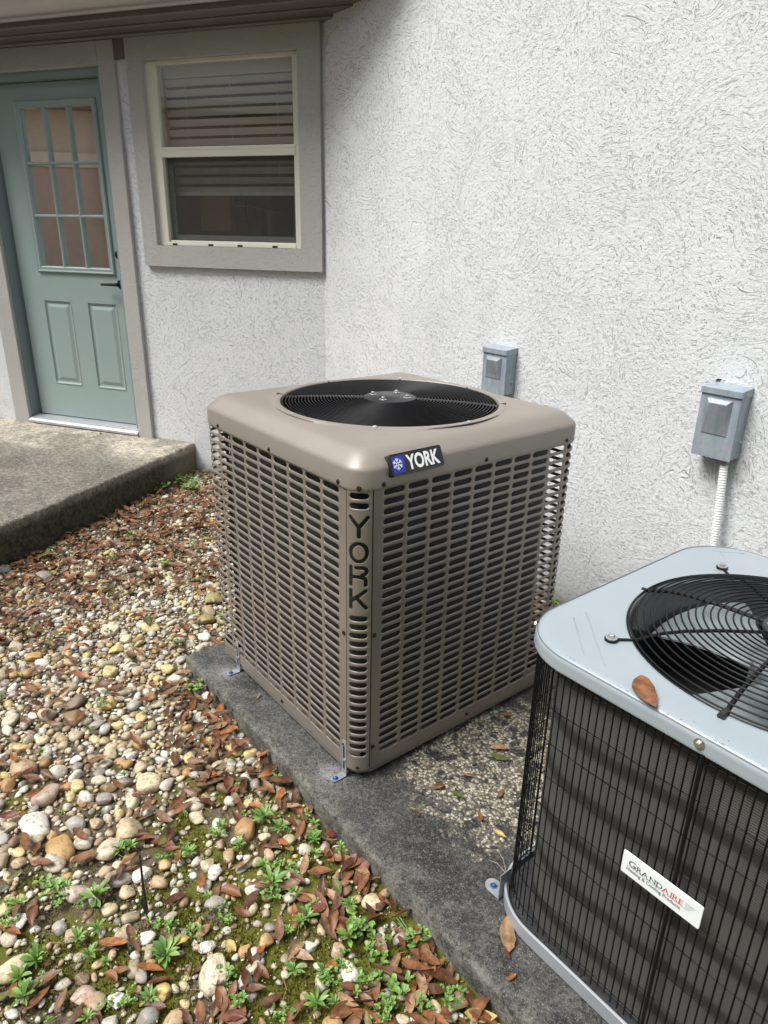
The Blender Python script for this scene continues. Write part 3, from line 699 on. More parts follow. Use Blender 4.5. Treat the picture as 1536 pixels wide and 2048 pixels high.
def blade(cx, cy, z, r0, r1, ang, sweep, pitch, m, parent):
    mb = MB(); nr, nt = 9, 7; rows = []
    for i in range(nr):
        f = i/(nr-1); r = r0+(r1-r0)*f; half = R_(sweep)*(.5+.5*f)*.5*(1.0 if f < .9 else .93)
        row = []
        for j in range(nt):
            g = j/(nt-1)*2-1; t = R_(ang)+g*half+R_(10)*f; row.append((cx+r*math.cos(t), cy+r*math.sin(t), z-g*pitch*(.5+.5*f)*.5+.008*(1-g*g)))
        rows.append(row)
    mb.loft(rows, closed=False); lo = [[(a, b, c-.003) for a, b, c in row] for row in rows]; mb.loft(lo, closed=False)
    return mb.build('fan_blade', m, parent, smooth=3)
def text_mesh(body, size, origin, xd, yd, m, name, parent, off=0, sx=1.0, align='LEFT', lift=0.0):
    cu = bpy.data.curves.new('t', 'FONT'); cu.body = body; cu.size = size; cu.offset = off; cu.align_x = align; cu.resolution_u = 4
    ob = bpy.data.objects.new('t', cu); C.objects.link(ob); dg = bpy.context.evaluated_depsgraph_get(); dg.update()
    me = bpy.data.meshes.new_from_object(ob.evaluated_get(dg)); vs = [v.co.copy() for v in me.vertices]; fs = [tuple(p.vertices) for p in me.polygons]
    bpy.data.objects.remove(ob); bpy.data.meshes.remove(me)
    xd, yd, o = Vector(xd).normalized(), Vector(yd).normalized(), Vector(origin); n = xd.cross(yd)
    mb = MB(); mb.add([o+xd*v.x*sx+yd*v.y+n*lift for v in vs], fs); w_ = (max(v.x for v in vs)-min(v.x for v in vs))*sx
    return mb.build(name, m, parent), w_
def droplets(spots, m_, parent, seed, rs=(.0006, .0017)):
    rg = random.Random(seed); mb = MB()
    for (x, y, z) in spots:
        r = rg.uniform(*rs); rings = [[(x+r*f*math.cos(t), y+r*f*math.sin(t), z+h*r) for t in [2*math.pi*k/7 for k in range(7)]] for f, h in ((1, -.1), (.85, .45), (.45, .72))]
        mb.loft(rings, cap1=True)
    return mb.build('water_drops', m_, parent, smooth=3, kind='stuff')

# ---------------------------------------------------------------- big taupe unit
YX0, YX1, YY0, YY1 = 1.326, 2.139, -1.344, -.531
yk = empty('air_conditioner', 'large taupe air conditioner with slotted panels, black badge and YORK cut into its corner post', 'air conditioner', ((YX0+YX1)/2, (YY0+YY1)/2, 0))
ST = Strip(YX0, YX1, YY0, YY1, .050); PS = .036; ZB, ZT = .058, .8455
# panels: right (s > 0), left (s < 0), two at the back
def panel(s0, s1, ncol, mleft, mright, label=None):
    mb = MB(); a_, b_ = s0+mleft, s1-mright; pitch = (b_-a_)/ncol
    perf(mb, ST, a_, pitch, ncol, ZB+.0095, .0250, 31, pitch*.5-.0055, .0076)
    zt_ = ZB+.0095+31*.025
    sheet(mb, ST, s0, s1, ZB-.022, ZB+.0095); sheet(mb, ST, s0, s1, zt_, ZT+.006)
    if mleft: sheet(mb, ST, s0, a_, ZB+.0095, zt_)
    if mright: sheet(mb, ST, b_, s1, ZB+.0095, zt_)
    return mb.build('side_panel', M_taupe, yk, smooth=.7, label=label)
Ltot = ST.len; half = Ltot/2
panel(PS, half-.002, 20, .0245, .012, 'right and rear slotted panel'); panel(-half+.002, -PS, 19, .012, .0245, 'left slotted panel that wraps the corner')
# seams in the far corner are left out of sight; corner post with cut-out letters
mb = MB(); hw = PS-.0040; dz = .003
def seg_d(px_, py_, a, b):
    ax, ay = a; bx, by = b; dx, dy = bx-ax, by-ay; t = max(0, min(1, ((px_-ax)*dx+(py_-ay)*dy)/(dx*dx+dy*dy+1e-12))); return math.hypot(px_-ax-dx*t, py_-ay-dy*t)
def arcpts(cx, cy, rx, ry, a0, a1, n=10): return [(cx+rx*math.cos(R_(a0+(a1-a0)*k/n)), cy+ry*math.sin(R_(a0+(a1-a0)*k/n))) for k in range(n+1)]
strokes = []
def stroke(zc, pts):
    for a, b in zip(pts[:-1], pts[1:]): strokes.append(((a[0], a[1]+zc), (b[0], b[1]+zc)))
stroke(.7515, [(-.021, .025), (0, 0)]); stroke(.7515, [(.021, .025), (0, 0)]); stroke(.7515, [(0, 0), (0, -.024)])
stroke(.6865, arcpts(0, 0, .020, .0235, 100, 260, 16)); stroke(.6865, arcpts(0, 0, .020, .0235, 80, -80, 16))
stroke(.6240, [(-.0195, .024), (-.0195, -.024)]); stroke(.6240, [(-.006, .0225), (.010, .0225)]+arcpts(.010, .013, .0095, .0095, 90, -90, 6)+[(.006, -.002), (-.0195, -.002)]); stroke(.6240, [(.004, -.003), (.014, -.006), (.0175, -.012), (.0175, -.024)])
stroke(.5600, [(-.0195, .024), (-.0195, -.024)]); stroke(.5600, [(.0175, .024), (-.0195, -.006)]); stroke(.5600, [(-.006, .006), (.0195, -.024)])
zl0, zl1 = .5180, .7930
def sdf(x, z): return min(seg_d(x, z, a, b) for a, b in strokes)-.0036
NX = int(2*hw/.0011); NZ = int((zl1-zl0)/.0011)
xs = np.linspace(-hw, hw, NX+1); zz = np.linspace(zl0, zl1, NZ+1)
GX_, GZ_ = np.meshgrid(xs, zz); D = np.full(GX_.shape, 9.)
for (a, b) in strokes:
    dx, dy = b[0]-a[0], b[1]-a[1]; t = np.clip(((GX_-a[0])*dx+(GZ_-a[1])*dy)/(dx*dx+dy*dy+1e-12), 0, 1); D = np.minimum(D, np.hypot(GX_-a[0]-dx*t, GZ_-a[1]-dy*t))
D -= .0049; gz_, gx_ = np.gradient(D, zz, xs)
Dc = (D[1:, 1:]+D[:-1, 1:]+D[1:, :-1]+D[:-1, :-1])/4; keep = Dc > 0
usedk = np.zeros(D.shape, bool); usedd = np.zeros(D.shape, bool)
for dj in (0, 1):
    for di in (0, 1):
        usedk[dj:NZ+dj, di:NX+di] |= keep; usedd[dj:NZ+dj, di:NX+di] |= ~keep
bd = usedk & usedd; gl = np.hypot(gx_, gz_)+1e-9
GXm = np.where(bd, GX_-D*gx_/gl, GX_); GZm = np.where(bd, GZ_-D*gz_/gl, GZ_)
idx = {}
def pv(j, i, lay):
    k = (j, i, lay)
    if k not in idx:
        idx[k] = len(mb.v); mb.v.append(ST.P(float(GXm[j, i]), float(GZm[j, i]), .0018-(.0016 if lay else 0)-(.0006 if (bd[j, i] and not lay) else 0)))
    return idx[k]
for j in range(NZ):
    for i in range(NX):
        if not keep[j, i]: continue
        q = [(j, i), (j, i+1), (j+1, i+1), (j+1, i)]; mb.f.append(tuple(pv(*c, 0) for c in q))
        for (c0, c1, (nj, ni)) in ((q[0], q[1], (j-1, i)), (q[1], q[2], (j, i+1)), (q[2], q[3], (j+1, i)), (q[3], q[0], (j, i-1))):
            if 0 <= nj < NZ and 0 <= ni < NX and not keep[nj, ni]: mb.f.append((pv(*c0, 0), pv(*c0, 1), pv(*c1, 1), pv(*c1, 0)))
perf(mb, ST, -hw, 2*hw, 1, zl1, .0245, 2, .0235, .0074, d0=.0018)
zl2 = zl0-18*.0245
perf(mb, ST, -hw, 2*hw, 1, zl2, .0245, 18, .0235, .0074, d0=.0018)
sheet(mb, ST, -hw, hw, ZB-.022, zl2, d0=.0018, ds=.006); sheet(mb, ST, -hw, hw, zl1+.049, ZT+.006, d0=.0018, ds=.006)
mb.build('corner_post', M_taupe, yk, smooth=.7, label='rounded corner post with the letters YORK cut through it')
mb = MB()
for s_ in (-PS+.0005, PS-.0005): mb.tube([ST.P(s_, ZB-.02, -.004), ST.P(s_, ZT, -.004)], .0032, 4)
mb.build('seam', M_gap, yk)
# coil, inner parts
CO = Strip(YX0+.034, YX1-.034, YY0+.034, YY1-.034, .085)
mb = MB(); n = 80; rg = lambda z: [CO.P(CO.len*k/n, z) for k in range(n)]
mb.loft([rg(.045), rg(.8405)]); mb.build('coil', M_coil1, yk, smooth=3)
mb = MB(); BP = Strip(YX0+.004, YX1-.004, YY0+.004, YY1-.004, .058); rg = lambda z, d: [BP.P(BP.len*k/n, z, d) for k in range(n)]
mb.loft([rg(.018, 0), rg(.042, .002), rg(.045, 0), rg(.045, -.1)], cap1=True); mb.build('base_pan', M_taupe, yk, smooth=.6)
mb = MB(); mb.loft([rg(.8412, -.006), rg(.8425, -.006)], cap0=True); mb.build('inner_deck', M_gap, yk)
for x, y in ((YX0+.1, YY0+.1), (YX1-.1, YY0+.1), (YX0+.1, YY1-.1), (YX1-.1, YY1-.1)):
    mb = MB(); mb.loft([ringloop(x, y, .03, .0015, 12), ringloop(x, y, .03, .0185, 12)], cap0=True, cap1=True); mb.build('foot', M_blk_plastic, yk)
# top cover
YC = (1.7325+.005, -.9375+.005); FR = .322
prof = [(0, .8445), (-.0006, .848), (0, .852), (0, .888), (.0025, .895), (.008, .902), (.028, .919), (.038, .926), (.052, .931), (.075, .934), (.085, .9345)]
cap(YX0-.004, YX1+.004, YY0-.004, YY1+.004, .056, prof, YC, FR+.022, .9365, [(FR+.020, .9385), (FR+.010, .9400), (FR+.003, .9385), (FR, .934), (FR-.001, .925)], M_tcap, yk)
mb = MB(); mb.loft([ringloop(*YC, FR-.0012, .926), ringloop(*YC, FR-.006, .84), ringloop(*YC, FR-.004, .816)]); mb.loft([ringloop(*YC, FR-.005, .818), ringloop(*YC, .01, .8175)])
mb.build('fan_shroud', M_black, yk, smooth=.8)
for k in range(3): blade(*YC, .872, .06, .305, 20+120*k, 78, .05, M_black, yk)
guard(*YC, .318, .934, .010, 26, .080, .0017, yk, M_wire)
def hub(cx, cy, z, r, par, m, sm):
    mb = MB(); mb.loft([ringloop(cx, cy, r, z-.004, 40), ringloop(cx, cy, r, z+.001, 40), ringloop(cx, cy, r-.004, z+.003, 40), ringloop(cx, cy, r*.45, z+.003, 40), ringloop(cx, cy, r*.40, z+.0055, 40), ringloop(cx, cy, 0.002, z+.0058, 40)], cap1=True)
    h = mb.build('fan_hub', m, par, smooth=.6)
    for k in range(4):
        t = R_(30+90*k); screw((cx+r*.70*math.cos(t), cy+r*.70*math.sin(t), z+.004), (0, 0, 1), .0075, sm, h, 'hub_screw')
    return h
hub(*YC, .9445, .078, yk, M_blk_plastic, M_bright)
for k in range(8):
    t = R_(45*k); c, s = math.cos(t), math.sin(t); thick = k in (1, 5)
    mb = MB(); wr = .0052 if thick else .0024
    mb.tube([(YC[0]+c*r, YC[1]+s*r, z) for r, z in ((.05, .9415), (.18, .9385), (.27, .934), (.318, .930), (.331 if thick else .322, .9365), (.344 if thick else .323, .9385))], wr, 6)
    mb.build('guard_rod', M_rod if thick else M_wire, yk, smooth=.9)
    if not thick:
        mb = MB(); x, y = YC[0]+c*.336, YC[1]+s*.336
        mb.loft([[(x+r*math.cos(a), y+r*.75*math.sin(a), z) for a in [2*math.pi*i/14 for i in range(14)]] for r, z in ((.009, .938), (.009, .940), (.005, .9425), (.001, .943))], cap1=True)
        mb.build('guard_clip', M_zinc, yk, smooth=.8)
# badge on the right face, leaning back on the slope
bo = Vector((YX1+.0165, -1.258, .871)); bx = Vector((0, 1, 0)); by = Vector((-.42, 0, .907)).normalized(); bn = bx.cross(by)
def rr2(w_, h_, r, o, n=4): 
    pts = []
    for cx, cy, a0 in ((w_-r, r, -90), (w_-r, h_-r, 0), (r, h_-r, 90), (r, r, 180)):
        for k in range(n+1): t = R_(a0+90*k/n); pts.append((cx+r*math.cos(t), cy+r*math.sin(t)))
    return pts
def bpt(u, v, h): return bo+bx*u+by*v+bn*h
BW, BH = .164, .052
mb = MB(); o_ = rr2(BW, BH, .005, 0); mb.loft([[bpt(u, v, -.011) for u, v in o_], [bpt(u, v, .003) for u, v in o_], [bpt(BW/2+(u-BW/2)*.985, BH/2+(v-BH/2)*.96, .0045) for u, v in o_], [bpt(BW/2+(u-BW/2)*.97, BH/2+(v-BH/2)*.91, .0036) for u, v in o_]], cap1=True)
badge = mb.build('badge', M_badgeblk, yk, smooth=.5, label='black badge reading YORK beside a snowflake on blue')
mb = MB(); mb.add([bpt(*q, .0042) for q in ((.007, .006), (.041, .006), (.046, .046), (.007, .046))], [(0, 1, 2, 3)]); mb.build('blue_field', M_bluepr, badge)
mb = MB(); cx, cy = .0215, .027
for k in range(6):
    t = R_(60*k+30); d = Vector((math.cos(t), math.sin(t))); e = Vector((-d.y, d.x)); L = .0145
    def qd(p, q, w_, h_): p, q = Vector(p), Vector(q); dd = (q-p).normalized(); n_ = Vector((-dd.y, dd.x))*w_; mb.add([bpt(*(p-n_), h_), bpt(*(q-n_), h_), bpt(*(q+n_), h_), bpt(*(p+n_), h_)], [(0, 1, 2, 3)])
    c_ = Vector((cx, cy)); qd(c_+d*.002, c_+d*L, .0012, .0046+.00006*k)
    qd(c_+d*.0075, c_+d*.0125+e*.0045, .0009, .0052+.00005*k); qd(c_+d*.0075, c_+d*.0125-e*.0045, .0009, .0057+.00005*k)
mb.build('snowflake', M_letter, badge)
tt, tw = text_mesh('YORK', .048, (0, 0, 0), (1, 0, 0), (0, 1, 0), M_letter, 'tmp', None, off=.0016)
bpy.data.objects.remove(tt); sxx = .103/tw
text_mesh('YORK', .048, bpt(.0515, .0095, .0043), bx, by, M_letter, 'lettering', badge, off=.0016, sx=sxx)
# screws
for x, z in ((1.437, .853), (1.742, .853), (2.066, .853)): screw((x, YY0-.004, z), (0, -1, 0), .0042, M_screw, yk)
for y, z in ((-1.272, .853), (-.93, .853), (-.60, .853)): screw((YX1+.004, y, z), (1, 0, 0), .0042, M_screw, yk)
c0 = ST(0); screw((c0[0]+.004*c0[2], c0[1]+.004*c0[3], .850), (c0[2], c0[3], 0), .0042, M_screw, yk)
for s_ in (-PS-.009, PS+.008):
    for z in (.452, .105): a_ = ST(s_); screw(ST.P(s_, z, .0005), (a_[2], a_[3], 0), .0042, M_screw, yk)
screw((1.751, YY0, .047), (0, -1, 0), .0042, M_screw, yk); screw((YX1, -.93, .047), (1, 0, 0), .0042, M_screw, yk); screw(ST.P(0, .045, .002), (c0[2], c0[3], 0), .0035, M_screw, yk)
# hold-down straps
def bracket(x, par):
    mb = MB(); w_ = .0105; t = .0018; Y = YY0-.0005
    hgt = .118
    mb.box(x-w_, x+w_, Y-t, Y, .002, hgt-w_)
    cr = [(x+w_*math.cos(a), hgt-w_+w_*math.sin(a)) for a in [math.pi*k/8 for k in range(9)]]
    mb.loft([[(a, Y-t, b) for a, b in cr], [(a, Y, b) for a, b in cr]], cap0=True, cap1=True)
    mb.box(x-w_, x+w_, Y-.034, Y-t, .0022, .0040)
    cr = [(x+w_*math.cos(a), Y-.034+w_*math.sin(a)) for a in [math.pi+math.pi*k/8 for k in range(9)]]
    mb.loft([[(a, b, .0022) for a, b in cr], [(a, b, .0040) for a, b in cr]], cap0=True, cap1=True)
    b = mb.build('hold_down_strap', M_zinc, par)
    for z0_, z1_ in ((.024, .050), (.060, .098)):
        mb = MB(); mb.box(x-.0032, x+.0032, Y-t-.0008, Y-t+.0002, z0_, z1_); mb.build('slot', M_gap, b)
    screw((x, Y-.030, .0042), (0, 0, 1), .0055, M_blue, b, 'anchor_screw'); screw((x+.004, Y-t-.001, .055), (0, -1, 0), .0035, M_bright, b, 'strap_screw')
bracket(1.462, yk); bracket(2.085, yk)
rg_ = random.Random(3); sp = []
for k in range(520):
    t = rg_.random()
    if t < .75: x, y = rg_.gauss(2.0, .10), rg_.gauss(-1.20, .09)
    else: x, y = rg_.uniform(YX0+.09, YX1-.09), rg_.uniform(YY0+.09, YY1-.09)
    if math.hypot(x-YC[0], y-YC[1]) < FR+.03 or not (YX0+.09 < x < YX1-.09 and YY0+.09 < y < YY1-.09): continue
    sp.append((x, y, .9352))
droplets(sp, M_water, yk, 4, (.0005, .0013))

# ---------------------------------------------------------------- pale grey unit in front
GX0, GX1, GY0, GY1 = 2.590, 3.330, -1.325, -.585
gr = empty('air_conditioner', 'smaller air conditioner with pale grey top and black wire guard carrying a GRANDAIRE label', 'air conditioner', ((GX0+GX1)/2, (GY0+GY1)/2, 0))
GC = (2.957, -.958); GR = .285; GZ = .706
prof = [(0, .674), (-.0008, .677), (0, .680), (0, .692), (.0012, .697), (.004, .7015), (.008, .7045), (.013, .7060), (.020, .7063), (.03, .7063)]
cap(GX0, GX1, GY0, GY1, .135, prof, GC, GR+.016, .7065, [(GR+.012, .7075), (GR+.006, .7072), (GR+.001, .704), (GR-.001, .698)], M_gcap, gr)
mb = MB(); mb.loft([ringloop(*GC, GR-.0012, .699), ringloop(*GC, GR-.004, .66), ringloop(*GC, GR-.006, .60)]); mb.build('fan_shroud', plain('dark_shroud', (.10, .11, .12), .22, .3), gr, smooth=.8)
mb = MB(); mb.loft([ringloop(*GC, GR+.0, .47), ringloop(*GC, .01, .47)], cap1=True); mb.loft([ringloop(*GC, GR-.004, .60), ringloop(*GC, GR+.0, .47)]); mb.build('inner_deck', M_gap, gr)
for k in range(3): blade(*GC, .630, .05, .272, 146+120*k, 52, .05, M_blade, gr)
mb = MB(); mb.loft([ringloop(*GC, .062, .60, 32), ringloop(*GC, .062, .665, 32), ringloop(*GC, .05, .672, 32)], cap1=True); mb.build('fan_motor', M_blade, gr, smooth=.6)
guard(*GC, .288, .711, .028, 19, .055, .0018, gr, M_wire, 5)
hub(*GC, .741, .058, gr, M_blk_plastic, M_bright)
for k in range(8):
    t = R_(45*k+4); c, s = math.cos(t), math.sin(t); lug = k % 2 == 1
    pr_ = [(.05, .738), (.14, .737), (.20, .733), (.24, .7265), (.270, .716), (.288, .7085)]+([(.300, .7095), (.322, .7095)] if lug else [(.300, .7085)])
    mb = MB(); mb.tube([(GC[0]+c*r, GC[1]+s*r, z-.001) for r, z in pr_], .0032 if lug else .0042, 6); rod = mb.build('guard_rod', M_wire, gr, smooth=.9)
    if lug:
        x, y = GC[0]+c*.330, GC[1]+s*.330; mb = MB(); mb.loft([ringloop(x, y, .0125, .7075, 14), ringloop(x, y, .0125, .7115, 14)], cap1=True); mb.build('lug', M_wire, rod)
        screw((x, y, .7125), (0, 0, 1), .0072, M_bright, rod, 'lug_screw')
    elif k == 6:
        mb = MB(); mb.tube([(GC[0]+c*r, GC[1]+s*r, z) for r, z in ((.285, .709), (.308, .7105))], .0062, 8); mb.build('rubber_tip', M_blk_plastic, rod, smooth=.9)
# pressed creases in the cover
for (x0_, y0_, x1_, y1_) in ((2.644, -1.192, 2.740, -1.288), (2.646, -1.156, 2.785, -1.290), (2.63, -.68, 2.70, -.615), (2.70, -.70, 2.66, -.655)):
    mb = MB(); mb.tube([(x0_, y0_, .7058), (x0_*.98+x1_*.02, y0_*.98+y1_*.02, .7062), (x0_*.02+x1_*.98, y0_*.02+y1_*.98, .7062), (x1_, y1_, .7058)], [.0008, .0016, .0016, .0008], 8); mb.build('crease', M_gcap, gr, smooth=3)
# wire guard round the sides
WG = Strip(GX0+.010, GX1-.010, GY0+.006, GY1-.010, .13)
mb = MB(); nw = int(WG.len/.0148)
for k in range(nw):
    s_ = WG.len*k/nw; j = random.uniform(-.0012, .0012); mb.tube([WG.P(s_, .052-random.uniform(0, .012)), WG.P(s_+j, .35), WG.P(s_, .676)], .0016, 4, caps=False)
mb.build('wire_guard', M_wire, gr, smooth=3, label='upright wires of the guard')
mb = MB()
for z in (.660, .5835, .507, .4325, .3575, .283, .2085, .134, .062): mb.tube([WG.P(WG.len*k/90, z+.0012*math.sin(k*.9+z*40), -.0026) for k in range(90)], .0012, 4, closed=True)
mb.build('wire_guard', M_wire, gr, smooth=3, label='level wires of the guard')
for X in (2.990, ):
    mb = MB(); mb.tube([(X, GY0-.000, .055), (X, GY0-.000, .676)], .0034, 6); mb.build('guard_post', M_wire, gr, smooth=.9)
GCo = Strip(GX0+.040, GX1-.03, GY0+.026, GY1-.03, .145)
mb = MB(); n = 120; rg = lambda z: [GCo.P(GCo.len*k/n, z) for k in range(n)]
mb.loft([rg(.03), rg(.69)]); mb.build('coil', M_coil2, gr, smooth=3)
mb = MB(); mb.tube([GCo.P(-.235-.06, .03, .001), GCo.P(-.235-.06, .69, .001)], .004, 6); 
mb = MB(); PB = Strip(GX0-.004, GX1+.004, GY0-.006, GY1+.004, .14); rg = lambda z, d: [PB.P(PB.len*k/n, z, d) for k in range(n)]
mb.loft([rg(.004, -.004), rg(.006, 0), rg(.040, .001), rg(.0415, -.0005), rg(.0415, -.004), rg(.034, -.009)]); bpn = mb.build('base_pan', M_pan, gr, smooth=.6)
mb = MB(); mb.loft([rg(.0345, -.0085), rg(.020, -.012), rg(.019, -.10)], cap1=True); mb.build('pan_floor', plain('dark_pan_floor', (.05, .052, .055), .3, .2, var=.4, scale=40), bpn, smooth=.6)  # pan floor in a darker colour than the rim
mb = MB()
for k in range(160):
    s_ = -random.uniform(.03, .8); d = -random.uniform(.006, .026); p = Vector(PB.P(s_, .0195, d)); a = random.uniform(0, 6.3); l = random.uniform(.004, .010); dd = Vector((math.cos(a), math.sin(a), random.uniform(-.05, .4)))*l; e = Vector((-dd.y, dd.x, 0))*.35
    mb.add([p-dd, p+e, p+dd, p-e+Vector((0, 0, .002))], [(0, 1, 2, 3)])
mb.build('pan_litter', plain('dark_litter', (.02, .014, .01), .8), gr, kind='stuff')
screw((2.981, GY0, .690), (0, -1, 0), .0062, M_bright, gr); screw((GX0+.012, GY0+.075, .690), (-.95, -.3, 0), .005, M_bright, gr); screw((GX0, -.80, .690), (-1, 0, 0), .005, M_bright, gr)
# foot clip at the near left corner
mb = MB(); mb.box(2.618, 2.6195+.0, -1.298, -1.262, .002, .075); mb.box(2.585, 2.618, -1.298, -1.262, .0022, .0042)
mb.loft([[(2.585+.018*math.cos(a), -1.28+.018*math.sin(a), z) for a in [math.pi/2+math.pi*k/10 for k in range(11)]] for z in (.0022, .0042)], cap0=True, cap1=True)
fb = mb.build('hold_down_strap', M_zinc, gr); screw((2.588, -1.28, .0045), (0, 0, 1), .0055, M_blue, fb, 'anchor_screw')
for a_, b_ in (((2.618, -1.28, .07), (2.58, -1.30, .09)), ((2.618, -1.28, .075), (2.592, -1.277, .105)), ((2.62, -1.29, .03), (2.592, -1.315, .045))):
    mb = MB(); mb.tube([a_, Vector(a_).lerp(Vector(b_), .5)+Vector((0, 0, .01)), b_], [.0011, .0008, .0004], 4); mb.build('dry_root', M_root, gr)
# label
lo = Vector((2.902, GY0-.0075, .372)); lx, lz = Vector((1, 0, 0)), Vector((0, 0, 1)); LW, LH = .144, .0475
def lp(u, v, h): return lo+lx*u+lz*v-Vector((0, 1, 0))*h
mb = MB(); o_ = rr2(LW, LH, .0028, 0); mb.loft([[lp(u, v, 0) for u, v in o_], [lp(u, v, .0016) for u, v in o_], [lp(LW/2+(u-LW/2)*.99, LH/2+(v-LH/2)*.97, .0022) for u, v in o_]], cap1=True)
lab = mb.build('label', M_label, gr, label='white label plate reading GRANDAIRE Heating & Cooling Products')
x = .012
for ch, size, m_ in (('G', .0185, M_ink), ('R', .0145, M_ink), ('A', .0145, M_ink), ('N', .0145, M_ink), ('D', .0145, M_ink), ('A', .0145, M_red), ('I', .0145, M_red), ('R', .0145, M_red), ('E', .0145, M_red)):
    t_, w_ = text_mesh(ch, size, lp(x, .0225, .00235), lx, lz, m_, 'lettering', lab, off=.0001, sx=1.15)
    mb = MB(); hh = size*.69; ww = w_
    feet = {'G': [(.72, .32)], 'R': [(.14, 0), (.9, 0), (.14, 1)], 'A': [(.08, 0), (.92, 0)], 'N': [(.14, 0), (.1, 1), (.88, 1)], 'D': [(.12, 0), (.12, 1)], 'I': [(.5, 0), (.5, 1)], 'E': [(.12, 0), (.12, 1)]}[ch]
    for fx, fz in feet: mb.add([lp(x+.0008+ww*fx-.0019, .0225+hh*fz-.00045, .0026), lp(x+.0008+ww*fx+.0019, .0225+hh*fz-.00045, .0026), lp(x+.0008+ww*fx+.0019, .0225+hh*fz+.00045, .0026), lp(x+.0008+ww*fx-.0019, .0225+hh*fz+.00045, .0026)], [(0, 1, 2, 3)])
    mb.build('serif', m_, lab); x += w_+.0018
text_mesh('Heating & Cooling Products', .0100, lp(.010, .0115, .00235), lx, lz, M_ink, 'small_print', lab, off=.00018, sx=.88)
mb = MB(); mb.add([lp(.010, .0205, .00235), lp(.118, .0205, .00235), lp(.118, .0211, .00235), lp(.010, .0211, .00235)], [(0, 1, 2, 3)])
for k in range(4): mb.add([lp(.116+.000*k, .0215+.0037*k-.0005, .0024), lp(.134-.0035*(3-k), .0215+.0037*k-.0005, .0024), lp(.134-.0035*(3-k), .0215+.0037*k+.0003, .0024), lp(.116, .0215+.0037*k+.0003, .0024)], [(0, 1, 2, 3)])
mb.build('print_lines', M_ink, lab)
sp = []
rg_ = random.Random(9)
for k in range(34):
    x = rg_.uniform(2.72, 3.2); sp.append((x, GY0+.009+rg_.uniform(-.004, .012), .7055))
droplets(sp, M_water, gr, 5, (.0008, .0022))

# ---------------------------------------------------------------- disconnect boxes and conduit
def disc(x0, z0, H, label):
    x1 = x0+.134; b = empty('disconnect_box', label, 'electrical box', (x0+.067, 0, z0)); D_ = .060
    mb = MB(); mb.box(x0+.003, x1-.003, -D_+.001, -.0005, z0, z0+H-.006); mb.build('box_body', M_box, b, bevel=.0015)
    mb = MB(); mb.box(x0+.002, x1-.002, -D_-.0035, -D_+.0005, z0-.004, z0+H-.02)
    cover = mb.build('front_cover', M_box, b, bevel=.001)
    a0, a1, c0, c1 = x0+.022, x1-.027, z0+H*.32, z0+H-.036
    mb = MB(); Y = -D_-.004; rings = [[(a0, Y, c0), (a1, Y, c0), (a1, Y, c1), (a0, Y, c1)], [(a0+.003, Y-.0015, c0+.003), (a1-.003, Y-.0015, c0+.003), (a1-.003, Y-.004, c1-.001), (a0+.003, Y-.004, c1-.001)], [(a0+.018, Y-.003, c0+.020), (a1-.018, Y-.003, c0+.020), (a1-.014, Y-.013, c1-.014), (a0+.014, Y-.013, c1-.014)]]
    mb.loft(rings, cap1=True); mb.build('raised_panel', M_boxpanel, cover, bevel=.0012)
    mb = MB(); zt_ = z0+H
    mb.hexa([(x0, -D_-.009, zt_-.024), (x1, -D_-.009, zt_-.024), (x1, -.0005, zt_-.024), (x0, -.0005, zt_-.024), (x0, -D_-.009, zt_-.003), (x1, -D_-.009, zt_-.003), (x1, -.0005, zt_+.004), (x0, -.0005, zt_+.004)])
    mb.build('lid', M_box, b, bevel=.0015)
    screw((x1, -.04, zt_-.013), (1, 0, 0), .002, M_bright, b); screw((x1-.003, -.02, z0+H*.25), (1, 0, 0), .006, M_box, b, 'knockout')
    mb = MB(); mb.tube([(x0+.055+.007*math.cos(t), -D_+.001+.0*t, z0-.006+.007*math.sin(t)) for t in [2*math.pi*k/12 for k in range(12)]], .0016, 5, closed=True); mb.build('hasp_ring', M_bright, b)
    return b
disc(1.277, .790, .185, 'small grey metal disconnect box on the wall just behind the taupe unit')
disc(2.238, .752, .222, 'larger grey metal disconnect box on the wall with white conduit below')
cd = empty('conduit', 'white ribbed flexible conduit running down the wall from the larger electrical box', 'conduit', (2.345, -.03, .4))
mb = MB(); pts = []; rs = []
for k in range(292):
    f = k/291; z = .742-.62*f; x = 2.340+.030*f+.012*math.sin(f*3.4); y = -.032-.012*math.sin(f*math.pi); pts.append((x, y, z)); rs.append(.0134 if k % 4 in (0, 1) else .0119)
mb.tube(pts, rs, 14); mb.build('tube', M_white, cd, smooth=.9)
mb = MB(); mb.loft([ringloop(2.340, -.032, r, z, 8) for r, z in ((.020, .7515), (.020, .742), (.0165, .740), (.0165, .728))], cap1=True); mb.build('connector', M_zinc, cd)
mb = MB()
for k in range(14):
    a = random.uniform(0, 6.3); l = random.uniform(.004, .011); p = Vector((2.268+random.uniform(-.012, .016), -.012+random.uniform(-.008, .006), .981+random.uniform(0, .006))); d = Vector((math.cos(a)*l, math.sin(a)*l*.5, random.uniform(-.002, .005))); e = Vector((0, -.3*l, .5*l)); mb.add([p-d, p+e, p+d, p-e*.3], [(0, 1, 2, 3)])
db = mb.build('leaf_scrap', plain('brown_scrap', (.16, .08, .04), .8)); tag(db, 'small dry brown leaf scraps caught on top of the larger electrical box', 'debris')
